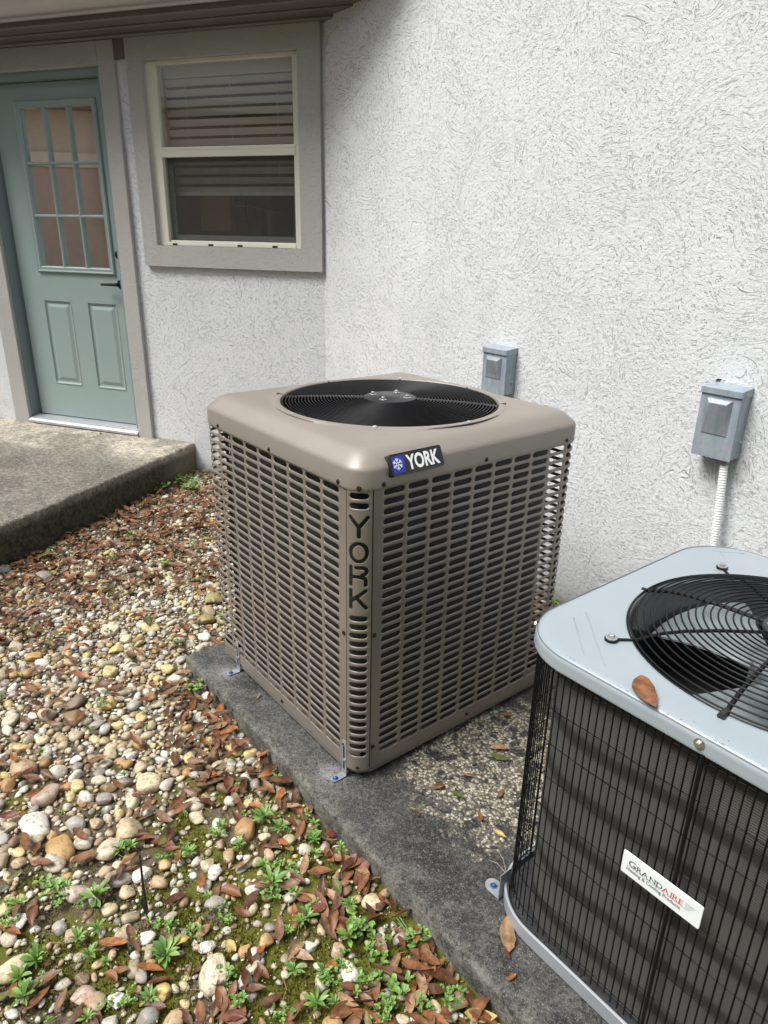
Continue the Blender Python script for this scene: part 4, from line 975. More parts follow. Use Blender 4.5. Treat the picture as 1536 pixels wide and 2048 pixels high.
# ================================================================ GROUND COVER
from mathutils import noise as N
def allowed(x, y, m=0):
    if y > -.01-m: return False
    u, o = uo(x, y)
    if o < .01+m: return False
    if u > .918-m: return False
    if x > 1.266-m and y > -1.462-m and y < -.21+m: return False
    return True
def ghash(x, y): return .012*N.noise(Vector((x*2.2, y*2.2, 0)))+.006*N.noise(Vector((x*9, y*9, 3)))-.062
COL = {'white': [(.60, .58, .50), (.66, .64, .57), (.54, .51, .43)], 'cream': [(.56, .49, .32), (.55, .50, .37), (.48, .41, .26)], 'tan': [(.42, .30, .18), (.46, .36, .24), (.36, .27, .18)],
       'beige': [(.42, .37, .26), (.37, .32, .22), (.45, .41, .31)], 'orange': [(.42, .26, .10), (.38, .22, .10), (.46, .31, .13)], 'brown': [(.20, .125, .075), (.24, .15, .09), (.17, .12, .08)],
       'grey': [(.30, .28, .25), (.24, .225, .205), (.38, .37, .34)], 'pinkish': [(.44, .33, .26), (.48, .39, .32), (.38, .29, .23)], 'yellow': [(.58, .45, .17), (.54, .42, .20), (.60, .50, .25)], 'olive': [(.26, .22, .09), (.30, .26, .12), (.22, .19, .08)]}
def ico(sub):
    bm = bmesh.new(); bmesh.ops.create_icosphere(bm, subdivisions=sub, radius=1); v = np.array([p.co[:] for p in bm.verts]); f = np.array([[q.index for q in t.verts] for t in bm.faces]); bm.free(); return v, f
ICO = {k: ico(k) for k in (1, 2, 3)}
def stone_shape(sub, seed, ang=1.0):
    v, f = ICO[sub]; rg = np.random.default_rng(seed); out = v.copy()
    # flatten by a few soft cutting planes, then bumps
    for k in range(8):
        n = rg.normal(size=3); n /= np.linalg.norm(n); d = rg.uniform(.52, .90); s = out@n; over = s-d
        out -= np.outer(np.where(over > 0, over*(.8 if ang else .5), 0), n)
    off = rg.uniform(0, 50, 3)
    for i, p in enumerate(v):
        out[i] *= 1+.10*N.noise(Vector(p*1.3+off))+.035*N.noise(Vector(p*3.5+off))
    return out
def colored(me, col):
    a = me.color_attributes.new('col', 'FLOAT_COLOR', 'POINT'); a.data.foreach_set('color', np.asarray(col, dtype=np.float32).ravel())
SM = {}
def stone_mesh(c, k):
    if (c, k) in SM: return SM[(c, k)]
    v = stone_shape(3, hash((len(c), k, ord(c[0])*7+ord(c[1]))) % 9999); f = ICO[3][1]
    me = bpy.data.meshes.new('river_stone'); me.from_pydata(v.tolist(), [], f.tolist()); me.polygons.foreach_set('use_smooth', [True]*len(f))
    base = np.array(COL[c][k % 3]); colored(me, np.tile(np.append(base, 1), (len(v), 1))); me.materials.append(M_stone); me.update(); SM[(c, k)] = me; return me
def place_words(x, y):
    ds = math.hypot(x-2.13, y+1.923)
    if ds < .09: return 'beside the black stake'
    if ds < .20: return 'behind the black stake' if y > -1.9 else 'in front of the black stake'
    if x > 1.3 and y > -1.515: return 'against the slab edge ' + ('by the slab corner' if x < 1.55 else 'below the left strap' if x < 1.85 else 'below the right strap' if x < 2.15 else 'below the speckled patch' if x < 2.5 else 'near the bottom of the photo')
    if x > 2.45: return 'in the moss near the bottom, ' + ('close to the slab' if y > -1.62 else 'centre of the photo')
    if x > 2.25: return 'in the moss ' + ('between slab and centre' if y > -1.75 else 'in the lower left foreground')
    if x > 1.95 and y > -1.72: return 'in the moss by the slab below the taupe unit'
    if x > 1.95: return 'at the lower left corner of the photo' if y < -2.05 else 'in the mossy left foreground'
    if y > -1.62 and x > 1.15: return 'in the gravel by the slab corner'
    if x > 1.65: return 'in the gravel where the moss begins' + (' by the left edge' if y < -1.9 else '')
    if x > 1.35: return 'in the gravel left of the slab'
    if x > .6 and y > -1.5: return 'in the gravel left of the taupe unit'
    if x > .9: return 'in the gravel at the left edge, halfway down'
    if x > .6: return 'in the upper gravel at the left edge'
    if x > .1 and y < -1.4: return 'in the gravel ahead of the patio step'
    return 'among the leaves by the patio step'
TR = [(1.46, -2.034, 0.0398, 'tan'), (1.5, -2.08, 0.025, 'orange'), (1.536, -1.96, 0.0265, 'white'), (1.733, -1.771, 0.0392, 'cream'), (1.655, -1.815, 0.0209, 'white'), (1.618, -2.008, 0.0369, 'pinkish'), (1.691, -1.93, 0.0252, 'white'), (1.712, -2.056, 0.045, 'white'), (1.874, -1.878, 0.0415, 'cream'), (1.828, -2.025, 0.0403, 'orange'), (1.906, -1.933, 0.0336, 'cream'), (1.774, -1.977, 0.0274, 'grey'), (1.829, -1.815, 0.0182, 'white'), (1.886, -1.702, 0.0271, 'cream'), (1.873, -1.602, 0.0275, 'brown'), (1.977, -1.678, 0.019, 'white'), (2.048, -1.631, 0.0346, 'orange'), (2.06, -1.664, 0.0157, 'white'), (2.087, -1.755, 0.021, 'beige'), (2.12, -1.752, 0.0208, 'white'), (2.219, -1.7, 0.0203, 'white'), (2.2, -1.79, 0.0255, 'grey'), (1.982, -2.037, 0.0297, 'pinkish'), (1.862, -2.055, 0.0265, 'beige'), (2.001, -1.946, 0.0268, 'grey'), (1.961, -1.961, 0.0186, 'tan'), (2.046, -1.943, 0.0209, 'cream'), (2.066, -1.87, 0.0209, 'tan'), (2.081, -2.077, 0.0191, 'tan'), (2.048, -2.091, 0.0179, 'grey'), (2.087, -2.194, 0.038, 'cream'), (2.282, -2.046, 0.0204, 'white'), (2.263, -2.08, 0.0256, 'tan'), (2.232, -2.095, 0.0233, 'pinkish'), (2.353, -1.864, 0.0393, 'cream'), (2.351, -1.744, 0.0193, 'orange'), (2.341, -1.788, 0.0167, 'orange'), (2.241, -1.839, 0.0158, 'orange'), (2.361, -1.775, 0.0179, 'white'), (2.262, -1.989, 0.0193, 'grey'), (2.238, -1.994, 0.0208, 'beige'), (2.428, -1.927, 0.0209, 'cream'), (2.39, -1.968, 0.0223, 'tan'), (2.353, -2.007, 0.025, 'grey'), (2.319, -2.069, 0.0201, 'white'), (2.32, -1.968, 0.0228, 'yellow'), (2.281, -1.85, 0.0169, 'white'), (2.409, -1.883, 0.0174, 'white'), (1.952, -2.128, 0.0199, 'brown'), (2.054, -1.486, 0.0162, 'white'), (2.144, -1.558, 0.0198, 'cream'), (2.424, -1.501, 0.0277, 'cream'), (2.252, -1.464, 0.0167, 'beige'), (2.503, -1.695, 0.0186, 'beige'), (2.521, -1.643, 0.025, 'white'), (2.499, -1.542, 0.0141, 'white'), (2.53, -1.509, 0.0154, 'grey'), (2.59, -1.726, 0.0265, 'orange'), (2.666, -1.615, 0.0145, 'cream'), (1.798, -1.485, 0.0239, 'yellow'), (1.682, -1.489, 0.0198, 'white'), (0.869, -1.152, 0.0436, 'olive'), (0.943, -1.216, 0.0318, 'tan'), (0.997, -1.252, 0.0354, 'olive'), (1.037, -1.198, 0.0269, 'olive'), (1.14, -1.678, 0.0345, 'yellow'), (0.8, -1.657, 0.0318, 'white'), (0.851, -1.58, 0.042, 'cream'), (0.927, -1.451, 0.0332, 'yellow'), (0.996, -1.606, 0.0281, 'yellow'), (1.097, -1.303, 0.0322, 'white'), (1.246, -1.826, 0.0348, 'brown'), (1.318, -1.849, 0.0376, 'brown'), (1.354, -1.617, 0.027, 'brown'), (1.364, -1.676, 0.025, 'grey'), (0.87, -1.862, 0.0288, 'orange'), (0.908, -1.691, 0.0287, 'white'), (-0.164, -1.62, 0.0465, 'brown'), (-0.063, -1.64, 0.0373, 'pinkish'), (0.224, -1.671, 0.0471, 'grey'), (0.342, -1.499, 0.0388, 'cream'), (0.033, -1.787, 0.0311, 'white'), (1.213, -2.011, 0.0294, 'cream'), (1.247, -1.911, 0.031, 'beige'), (0.759, -1.899, 0.0297, 'beige')]
used = []; taken = []
def place_stone(x, y, r, c, k, label, group, sink=.34, seed=0):
    rg = random.Random(seed); o = bpy.data.objects.new('river_stone', stone_mesh(c, k)); C.objects.link(o)
    el = rg.uniform(1.0, 1.25); fl = rg.uniform(.55, .75); o.scale = (r*el, r*.88, r*fl); o.rotation_euler = (rg.uniform(-.2, .2), rg.uniform(-.2, .2), rg.uniform(0, 6.28))
    o.location = (x, y, ghash(x, y)+r*fl*(1-2*sink)+.004); tag(o, label, 'stone', group); taken.append((x, y, r)); return o
shape_w = ['rounded', 'oval', 'chunky', 'smooth']
seen = {}
for i, (x, y, r, c) in enumerate(TR):
    if not allowed(x, y, r*.3): continue
    if any(math.hypot(x-a, y-b) < (r+s)*.5 for a, b, s in taken): continue
    szw = 'large' if r > .035 else ('medium' if r > .024 else 'small'); lb = f"{szw} {c} {shape_w[i % 4]} river stone {place_words(x, y)}"; seen.setdefault(lb, []).append(place_stone(x, y, r, c, i % 6, lb, None, seed=i))
for lb, L in seen.items():
    if len(L) > 1:
        for o in L: o['group'] = lb.replace(' river stone ', ' river stones ')
# gravel: darts thrown, big ones first
def dens(x, y):
    """0..1 gravel cover: full in the bed, thin in the mossy front, part leaf mulch by the patio"""
    n = N.noise(Vector((x*2.6, y*2.6, 5)))*.5+N.noise(Vector((x*7, y*7, 9)))*.25
    moss = 1/(1+math.exp(-((x-1.93)+.35*(y+1.75)*0+n*.45)/.06)); d = 1-.86*moss
    if x < .45: d *= .62+n*.5
    # bare / mossy hollows
    d *= 1-.55*max(0, min(1, (N.noise(Vector((x*3.4, y*3.4, 21)))-.18)*5))
    return max(.05, min(1, d))
cell = .05; grid = {}
def near(x, y, r, f):
    ci, cj = int(x//cell), int(y//cell)
    for a in range(ci-2, ci+3):
        for b in range(cj-2, cj+3):
            for (p, q, s) in grid.get((a, b), ()):
                if (p-x)**2+(q-y)**2 < (f*(r+s))**2: return True
    return False
for t_ in taken: grid.setdefault((int(t_[0]//cell), int(t_[1]//cell)), []).append(t_)
rg_ = random.Random(11); pebbles = []
def in_view(x, y):
    d = Vector((x, y, -.05))-camo.location; z = d.dot(fw)
    if z < .2: return False
    return abs(d.dot(rt)/z*1405.34) < 768+230 and abs(d.dot(up)/z*1405.34) < 1024+230
for (r0, r1, tries, f) in ((.019, .027, 2600, .80), (.013, .019, 14000, .78), (.008, .013, 34000, .76), (.0045, .008, 80000, .76)):
    for _ in range(tries):
        x, y = rg_.uniform(-1.3, 2.85), rg_.uniform(-2.35, 0)
        if not in_view(x, y) or not allowed(x, y): continue
        # far from the camera the smallest pieces do not show
        if r1 < .010 and x < .0 and rg_.random() < .4: continue
        D_ = dens(x, y)
        if r0 >= .014: D_ = D_**1.3*(.55 if r0 >= .02 else 1)
        if rg_.random() > D_: continue
        r = rg_.uniform(r0, r1)
        if x < .9: r *= .85
        if near(x, y, r, f): continue
        grid.setdefault((int(x//cell), int(y//cell)), []).append((x, y, r)); pebbles.append((x, y, r))
cw = [('white', 34), ('cream', 24), ('beige', 18), ('tan', 14), ('grey', 8), ('pinkish', 3), ('brown', 6), ('orange', 4), ('yellow', 9), ('olive', 1)]
names_, wts = zip(*cw)
# the biggest on screen become stones of their own
cl = camo.location
sc_px = lambda x, y, r: r/(Vector((x, y, -.05))-cl).length
order = sorted(range(len(pebbles)), key=lambda i: -sc_px(*pebbles[i])); n_single = 215; single = set(order[:n_single])
for i in order[:n_single]:
    x, y, r = pebbles[i]; c = rg_.choices(names_, wts)[0]; pw_ = place_words(x, y)
    place_stone(x, y, r, c, rg_.randrange(6), f"{'rounded' if i % 2 else 'oblong'} {c} pebble {pw_}", f"{'rounded' if i % 2 else 'oblong'} {c} pebbles {pw_}", sink=rg_.uniform(.22, .42), seed=1000+i)
V, F, Cc = [], [], []; off = 0
shp = {2: [stone_shape(2, 100+k) for k in range(14)], 1: [stone_shape(1, 200+k) for k in range(8)]}
for i, (x, y, r) in enumerate(pebbles):
    if i in single: continue
    sub = 2 if r > .0068 else 1; v = shp[sub][rg_.randrange(len(shp[sub]))]; el, fl = rg_.uniform(1, 1.5), rg_.uniform(.5, .85); s = np.array([r*el, r*.9, r*fl])
    a, b, g = rg_.uniform(0, 6.28), rg_.uniform(-.35, .35), rg_.uniform(-.35, .35); Rm = np.array((Matrix.Rotation(a, 3, 'Z')@Matrix.Rotation(b, 3, 'X')@Matrix.Rotation(g, 3, 'Y')))
    z = ghash(x, y)+r*fl*rg_.uniform(.1, .8)+(.003 if r < .009 else 0)
    V.append((v*s)@Rm.T+np.array([x, y, z])); F.append(ICO[sub][1]+off); off += len(v)
    c = rg_.choices(names_, wts)[0]; cc = np.array(COL[c][rg_.randrange(3)])*rg_.uniform(.8, 1.1); Cc.append(np.tile(np.append(cc, 1), (len(v), 1)))
V, F, Cc = np.vstack(V), np.vstack(F), np.vstack(Cc)
def big_mesh(name, V, F, Cc, m, smooth=True):
    me = bpy.data.meshes.new(name); me.vertices.add(len(V)); me.vertices.foreach_set('co', V.astype(np.float32).ravel()); k = F.shape[1]
    me.loops.add(F.size); me.loops.foreach_set('vertex_index', F.ravel().astype(np.int32)); me.polygons.add(len(F)); me.polygons.foreach_set('loop_start', np.arange(0, F.size, k, dtype=np.int32))
    me.polygons.foreach_set('use_smooth', np.full(len(F), smooth)); me.update(calc_edges=True); me.validate(); colored(me, Cc); me.materials.append(m); o = bpy.data.objects.new(name, me); C.objects.link(o); o['kind'] = 'stuff'; return o
big_mesh('gravel', V, F, Cc, M_stone)
print('pebbles', len(pebbles), 'tris', len(F))

# ---------------------------------------------------------------- fallen leaves
LC = {'rust brown': (.19, .080, .035), 'dark brown': (.085, .036, .018), 'orange brown': (.30, .115, .040), 'reddish': (.13, .040, .022), 'tan': (.32, .20, .11), 'mauve brown': (.18, .10, .06), 'olive green': (.10, .12, .035), 'yellow': (.46, .36, .12)}
def leaf_geo(seed, L=1.0, wide=.36, curl=.25, fold=.35, nl=9):
    rg = random.Random(seed); rows = []; bend = rg.uniform(-.25, .25); cu = rg.uniform(-curl, curl*1.2); fo = rg.uniform(.1, fold); tw = rg.uniform(-.5, .5)
    for i in range(nl):
        t = i/(nl-1); w_ = wide*.5*(math.sin(math.pi*min(1, t*.94+.05))**.8)*(1.1-.3*t) if 0 < i < nl-1 else .006
        if i == 0: w_ = .012
        cx = (t-.5)*L; cy = bend*(t-.5)**2*L*1.2; cz = cu*(4*(t-.5)**2)*.25*L
        row = []
        for j in (-1, -.5, 0, .5, 1):
            ww = w_*L*j*(1+rg.uniform(-.07, .07)); z = cz+abs(j)**1.3*w_*L*fo+ww*math.sin(tw*(t-.5))*.8+.012*L*rg.uniform(-1, 1)*abs(j)
            row.append((cx, cy+ww, z))
        rows.append(row)
    v = [p for r in rows for p in r]; f = [(i*5+j, (i+1)*5+j, (i+1)*5+j+1, i*5+j+1) for i in range(nl-1) for j in range(4)]
    return np.array(v), np.array(f)
LG = [leaf_geo(k) for k in range(12)]+[leaf_geo(50+k, wide=.42, curl=.5, fold=.8) for k in range(6)]
LM = {}
def leaf_mesh(c, k):
    if (c, k) in LM: return LM[(c, k)]
    v, f = LG[k]; me = bpy.data.meshes.new('fallen_leaf'); me.from_pydata(v.tolist(), [], f.tolist()); me.polygons.foreach_set('use_smooth', [True]*len(f))
    base = np.array(LC[c]); col = np.ones((len(v), 4)); rr_ = random.Random(k)
    for i in range(len(v)): col[i, :3] = base*(1.28 if i % 5 == 2 else 1)*rr_.uniform(.8, 1.15)
    colored(me, col); me.materials.append(M_leaf); LM[(c, k)] = me; return me
def put_leaf(x, y, z, L, c, k, yaw, tilt, roll, label, group=None, name='fallen_leaf'):
    o = bpy.data.objects.new(name, leaf_mesh(c, k)); C.objects.link(o); o.scale = (L, L, L); o.location = (x, y, z); o.rotation_euler = (roll, tilt, yaw); tag(o, label, 'leaf', group); return o
LT = [(0.142, -1.213, 0.132), (-0.053, -1.38, 0.137), (-0.179, -1.391, 0.113), (-0.098, -0.921, 0.143), (-0.121, -0.825, 0.174), (-0.042, -1.026, 0.14), (-0.262, -1.023, 0.147), (0.118, -0.861, 0.137), (0.088, -1.13, 0.108), (0.016, -1.54, 0.16), (0.034, -1.612, 0.106), (-0.077, -1.249, 0.166), (-0.451, -0.648, 0.126), (-0.235, -0.714, 0.12), (1.187, -1.304, 0.079), (1.84, -1.632, 0.094), (1.846, -1.687, 0.062), (1.883, -1.525, 0.07), (1.905, -1.479, 0.07), (1.757, -1.624, 0.048), (1.933, -1.603, 0.061), (1.963, -1.819, 0.103), (1.947, -1.8, 0.089), (1.906, -1.868, 0.089), (2.179, -1.973, 0.081), (2.165, -2.011, 0.081), (2.222, -1.907, 0.06), (2.161, -2.151, 0.08), (2.187, -2.167, 0.066), (2.402, -1.82, 0.057), (2.434, -1.82, 0.057), (2.438, -1.856, 0.075), (2.219, -2.133, 0.053), (2.338, -1.995, 0.051), (2.118, -1.588, 0.057), (2.128, -1.627, 0.064), (2.34, -1.472, 0.082), (2.342, -1.539, 0.054), (2.347, -1.599, 0.094), (2.328, -1.614, 0.067), (2.465, -1.53, 0.066), (2.415, -1.624, 0.065), (2.446, -1.585, 0.078), (2.526, -1.557, 0.064), (2.412, -1.706, 0.064), (2.431, -1.489, 0.067), (2.599, -1.499, 0.077), (2.599, -1.527, 0.076), (2.647, -1.499, 0.088), (2.569, -1.557, 0.07), (2.58, -1.579, 0.076), (2.637, -1.539, 0.063), (2.66, -1.525, 0.069), (2.492, -1.657, 0.051), (2.581, -1.694, 0.074), (2.627, -1.666, 0.098), (2.608, -1.627, 0.074), (2.614, -1.706, 0.073), (2.711, -1.525, 0.062), (2.718, -1.483, 0.062), (2.744, -1.481, 0.074), (2.764, -1.487, 0.074), (2.589, -1.475, 0.051), (2.728, -1.42, 0.057), (2.101, -1.5, 0.066), (2.095, -1.465, 0.052), (1.717, -1.534, 0.066), (1.768, -1.502, 0.065), (1.744, -1.571, 0.049), (1.651, -1.485, 0.068), (1.581, -1.475, 0.069), (1.612, -1.516, 0.068), (1.575, -1.524, 0.052), (1.665, -1.525, 0.059), (2.039, -1.477, 0.06), (2.254, -1.448, 0.042), (2.278, -1.554, 0.062), (2.238, -1.571, 0.062), (2.261, -1.634, 0.068), (2.291, -1.618, 0.054), (1.316, -1.432, 0.075), (1.286, -1.447, 0.076), (1.334, -1.459, 0.056), (1.47, -1.537, 0.062), (1.562, -1.413, 0.07), (1.662, -1.644, 0.074), (1.095, -1.831, 0.058), (1.14, -1.77, 0.067), (1.534, -1.989, 0.05), (1.757, -1.94, 0.062), (2.352, -1.708, 0.066), (2.197, -1.47, 0.057), (2.378, -1.493, 0.054), (1.966, -1.481, 0.092)]
def lbl(c, k, L): return f"{'long' if L > .058 else 'short'} {'curled' if k >= 12 else 'flat' if k % 3 == 0 else 'bent' if k % 3 == 1 else 'thin'} {c} leaf"
rgl = random.Random(21); lcn = ['rust brown', 'dark brown', 'orange brown', 'reddish', 'tan', 'mauve brown', 'olive green', 'yellow']; lcw = [32, 22, 12, 8, 9, 14, 3, 1]
def ltop(x, y): return ghash(x, y)+.010+.022*dens(x, y)
cand = []
for (x, y, L) in LT:
    if allowed(x, y): cand.append((x, y, min(.082, max(.046, L*.95))))
def ldens(x, y):
    d = .09+.35*max(0, N.noise(Vector((x*3, y*3, 40)))+.2)
    if x < .75: d += (.75 if x < .35 else .38)+.8*N.noise(Vector((x*3.0, y*5, 2)))
    u, o = uo(x, y)
    if y < -1.462 and y > -1.70 and x > 1.3: d += .55*math.exp(-((y+1.50)/.11)**2)
    if x > 2.3: d += .22
    return max(0.02, min(1, d))
while len(cand) < 2300:
    x, y = rgl.uniform(-1.2, 2.85), rgl.uniform(-2.3, -.02)
    if in_view(x, y) and allowed(x, y, .01) and rgl.random() < ldens(x, y): cand.append((x, y, rgl.uniform(.038, .066)))
nT = len([1 for t in LT if allowed(t[0], t[1])])
ordl = list(range(nT))+sorted(range(nT, len(cand)), key=lambda i: -cand[i][2]/(Vector((cand[i][0], cand[i][1], 0))-cl).length); ns = 285
for i in ordl[:ns]:
    x, y, L = cand[i]; c = rgl.choices(lcn, lcw)[0]; kk = rgl.randrange(18); pw_ = place_words(x, y).replace('in the gravel', 'on the gravel')
    put_leaf(x, y, ltop(x, y)+rgl.uniform(0, .012), L, c, kk, rgl.uniform(0, 6.28), rgl.gauss(0, .16), rgl.gauss(0, .3), lbl(c, kk, L)+' '+pw_, lbl(c, kk, L).replace(' leaf', ' leaves')+' '+pw_)
V, F, Cc = [], [], []; off = 0
for i in ordl[ns:]:
    x, y, L = cand[i]; v, f = LG[rgl.randrange(18)]; Rm = np.array((Matrix.Rotation(rgl.uniform(0, 6.28), 3, 'Z')@Matrix.Rotation(rgl.gauss(0, .18), 3, 'Y')@Matrix.Rotation(rgl.gauss(0, .3), 3, 'X')))
    V.append((v*L)@Rm.T+np.array([x, y, ltop(x, y)+rgl.uniform(-.004, .014)])); F.append(f+off); off += len(v); c = LC[rgl.choices(lcn, lcw)[0]]; Cc.append(np.tile(np.append(np.array(c)*rgl.uniform(.7, 1.15), 1), (len(v), 1)))
big_mesh('leaf_litter', np.vstack(V), np.vstack(F), np.vstack(Cc), M_leaf)
# single leaves on the slab and on the pale cap
for (x, y, z, L, c, k, yaw, tl_, rl, lb) in [
    (2.689, -1.347, .006, .085, 'tan', 13, 2.35, .0, .2, 'pale cream curled dead leaf on the slab beside the foot of the grey unit'),
    (2.304, -.955, .006, .062, 'olive green', 2, .55, 0, .1, 'dark olive green leaf on the speckled concrete between the units'),
    (2.275, -.925, .010, .060, 'tan', 4, .75, -.1, .1, 'pale grey-tan leaf just above the olive leaf between the units'),
    (2.423, -1.157, .006, .036, 'orange brown', 5, 2.5, 0, .3, 'small orange leaf on the black-stained slab between the units'),
    (2.494, -1.158, .006, .034, 'yellow', 1, .3, .1, .4, 'small yellow-orange leaf on the slab nearest the wire guard'),
    (2.282, -1.170, .006, .038, 'rust brown', 12, 1.4, .1, .3, 'small rust leaf standing on the slab in front of the speckled patch'),
    (2.298, -1.079, .006, .024, 'orange brown', 6, .5, 0, .1, 'tiny orange leaf at the rim of the speckled patch'),
    (2.316, -1.280, .006, .026, 'dark brown', 3, 2.9, 0, .1, 'tiny brown leaf on bare grey concrete in front of the taupe unit'),
    (1.634, -1.363, .006, .024, 'tan', 7, 2.2, 0, .1, 'tiny tan leaf on the slab strip left of the taupe unit'),
    (2.335, -1.150, .006, .042, 'olive green', 9, .3, 0, .1, 'thin olive leaf lying on the slab beside the rust leaf'),
    (2.72, -1.38, .005, .028, 'reddish', 8, 2.6, 0, .2, 'small reddish leaf scrap on the slab below the grey base pan'),
    (2.185, -.79, .006, .032, 'rust brown', 14, 1.0, 0, .2, 'small rust leaf close under the right side of the taupe unit'),
    (2.40, -1.055, .006, .034, 'mauve brown', 10, 2.0, 0, .2, 'small mauve-brown leaf on the pale flecks near the wire guard'),
    (2.760, -1.41, .005, .026, 'orange brown', 11, 1.5, 0, .2, 'tiny orange leaf on the slab near the front edge below the grey unit')]:
    put_leaf(x, y, z+.002, L, c, k, yaw, tl_, rl, lb)
o = put_leaf(2.872, -1.306, .7125, .082, 'rust brown', 0, -.72, .04, .05, 'orange-brown oval leaf lying over the front edge of the pale grey cap')
o.scale = (.082, .105, .06)

# ---------------------------------------------------------------- weeds
GC_ = [(.13, .25, .05), (.17, .31, .07), (.10, .20, .04), (.22, .36, .08)]
def blade_geo(seed, wide=.26, rise=.35, spoon=True, nl=6):
    rg = random.Random(seed); rows = []
    for i in range(nl):
        t = i/(nl-1); w_ = wide*.5*((math.sin(math.pi*min(1, t**1.5*.97+.03)))**.9 if spoon else math.sin(math.pi*min(1, t*.95+.05))); w_ = max(w_, .02 if i < nl-1 else .01)
        z = rise*math.sin(t*1.9)*.5; row = [(t, w_*j, z+abs(j)*w_*.35+.01*rg.uniform(-1, 1)) for j in (-1, 0, 1)]; rows.append(row)
    v = np.array([p for r in rows for p in r]); f = np.array([(i*3+j, (i+1)*3+j, (i+1)*3+j+1, i*3+j+1) for i in range(nl-1) for j in range(2)]); return v, f
BG = [blade_geo(k, wide=random.Random(k).uniform(.22, .34), rise=random.Random(k).uniform(.2, .9)) for k in range(6)]
BG += [blade_geo(20+k, wide=.62, rise=random.Random(k).uniform(.1, .4)) for k in range(4)]
BM = []
for k, (v, f) in enumerate(BG):
    for ci in range(4):
        me = bpy.data.meshes.new('leaf'); me.from_pydata(v.tolist(), [], f.tolist()); me.polygons.foreach_set('use_smooth', [True]*len(f)); colored(me, np.tile((*GC_[ci], 1), (len(v), 1))); me.materials.append(M_green); BM.append(me)
def weed_leaves(r, style, rg):
    out = []
    if style == 'rosette':
        n = rg.randint(9, 14)
        for k in range(n): out.append((0, 0, .002, r*rg.uniform(.65, 1.05), 6.283*k/n+rg.uniform(-.25, .25), -rg.uniform(.0, .55)))
        for k in range(5): out.append((0, 0, .004, r*rg.uniform(.3, .5), rg.uniform(0, 6.28), -rg.uniform(.6, 1.1)))
    else:
        for s in range(rg.randint(7, 12)):
            a = rg.uniform(0, 6.28); d = r*rg.uniform(.1, .95); px_, py_ = d*math.cos(a), d*math.sin(a); h = r*rg.uniform(.1, .55)
            for k in range(rg.randint(4, 7)): out.append((px_, py_, h, r*rg.uniform(.22, .42), rg.uniform(0, 6.28), -rg.uniform(-.2, .6)))
    return out
WL = [(2.028, -2.004, 0.049), (1.936, -2.081, 0.036), (2.235, -1.661, 0.041), (2.047, -1.58, 0.036), (2.256, -1.931, 0.039), (2.158, -2.059, 0.024), (2.385, -1.846, 0.032), (2.445, -1.853, 0.022), (2.108, -2.027, 0.023), (2.104, -2.151, 0.034), (2.172, -2.19, 0.033), (2.456, -1.577, 0.045), (2.524, -1.575, 0.032), (2.613, -1.589, 0.037), (2.361, -1.645, 0.029), (2.398, -1.551, 0.024), (2.189, -1.51, 0.025), (2.557, -1.633, 0.031), (2.449, -1.731, 0.023), (2.533, -1.729, 0.031), (2.616, -1.449, 0.022), (2.703, -1.431, 0.032), (2.751, -1.433, 0.021), (2.681, -1.495, 0.025), (2.672, -1.565, 0.025), (2.635, -1.625, 0.024), (2.542, -1.471, 0.026), (-0.687, -0.691, 0.081), (-0.464, -0.694, 0.056), (-0.641, -0.82, 0.057), (-0.495, -1.115, 0.052), (-0.314, -1.429, 0.043), (-0.12, -1.712, 0.049), (1.41, -1.507, 0.045), (0.845, -1.8, 0.025), (1.33, -1.762, 0.023), (1.763, -0.016, 0.037), (2.462, -1.597, 0.032), (-0.532, -1.04, 0.046), (0.017, -1.203, 0.032), (2.103, -1.562, 0.029), (2.122, -2.188, 0.027), (2.323, -1.992, 0.022), (0.03, -1.591, 0.034), (1.1, -1.426, 0.024), (2.558, -1.432, 0.02), (2.268, -1.686, 0.024), (2.502, -1.638, 0.021), (2.292, -1.633, 0.02)]
rw = random.Random(5)
extra = []
while len(extra) < 85:
    x, y = rw.uniform(1.9, 2.85), rw.uniform(-2.3, -1.47)
    if in_view(x, y) and allowed(x, y): extra.append((x, y, rw.uniform(.012, .026)))
while len(extra) < 155:
    x, y = rw.uniform(-.8, 1.9), rw.uniform(-2.1, -.2)
    if in_view(x, y) and allowed(x, y): extra.append((x, y, rw.uniform(.012, .022)))
allw = [(x, y, max(r, .024)*1.1, 1) for x, y, r in WL+[(-.62, -.66, .075), (-.50, -.60, .05), (-.43, -.66, .05), (-.58, -.80, .055), (-.43, -1.10, .05), (-.24, -1.44, .045), (-.06, -1.70, .05), (.45, -1.2, .035), (.3, -1.0, .03)] if allowed(x, y, .0)]+[(x, y, r, 0) for x, y, r in extra]
allw.sort(key=lambda w_: -w_[2]/(Vector((w_[0], w_[1], 0))-cl).length)
wl = {}
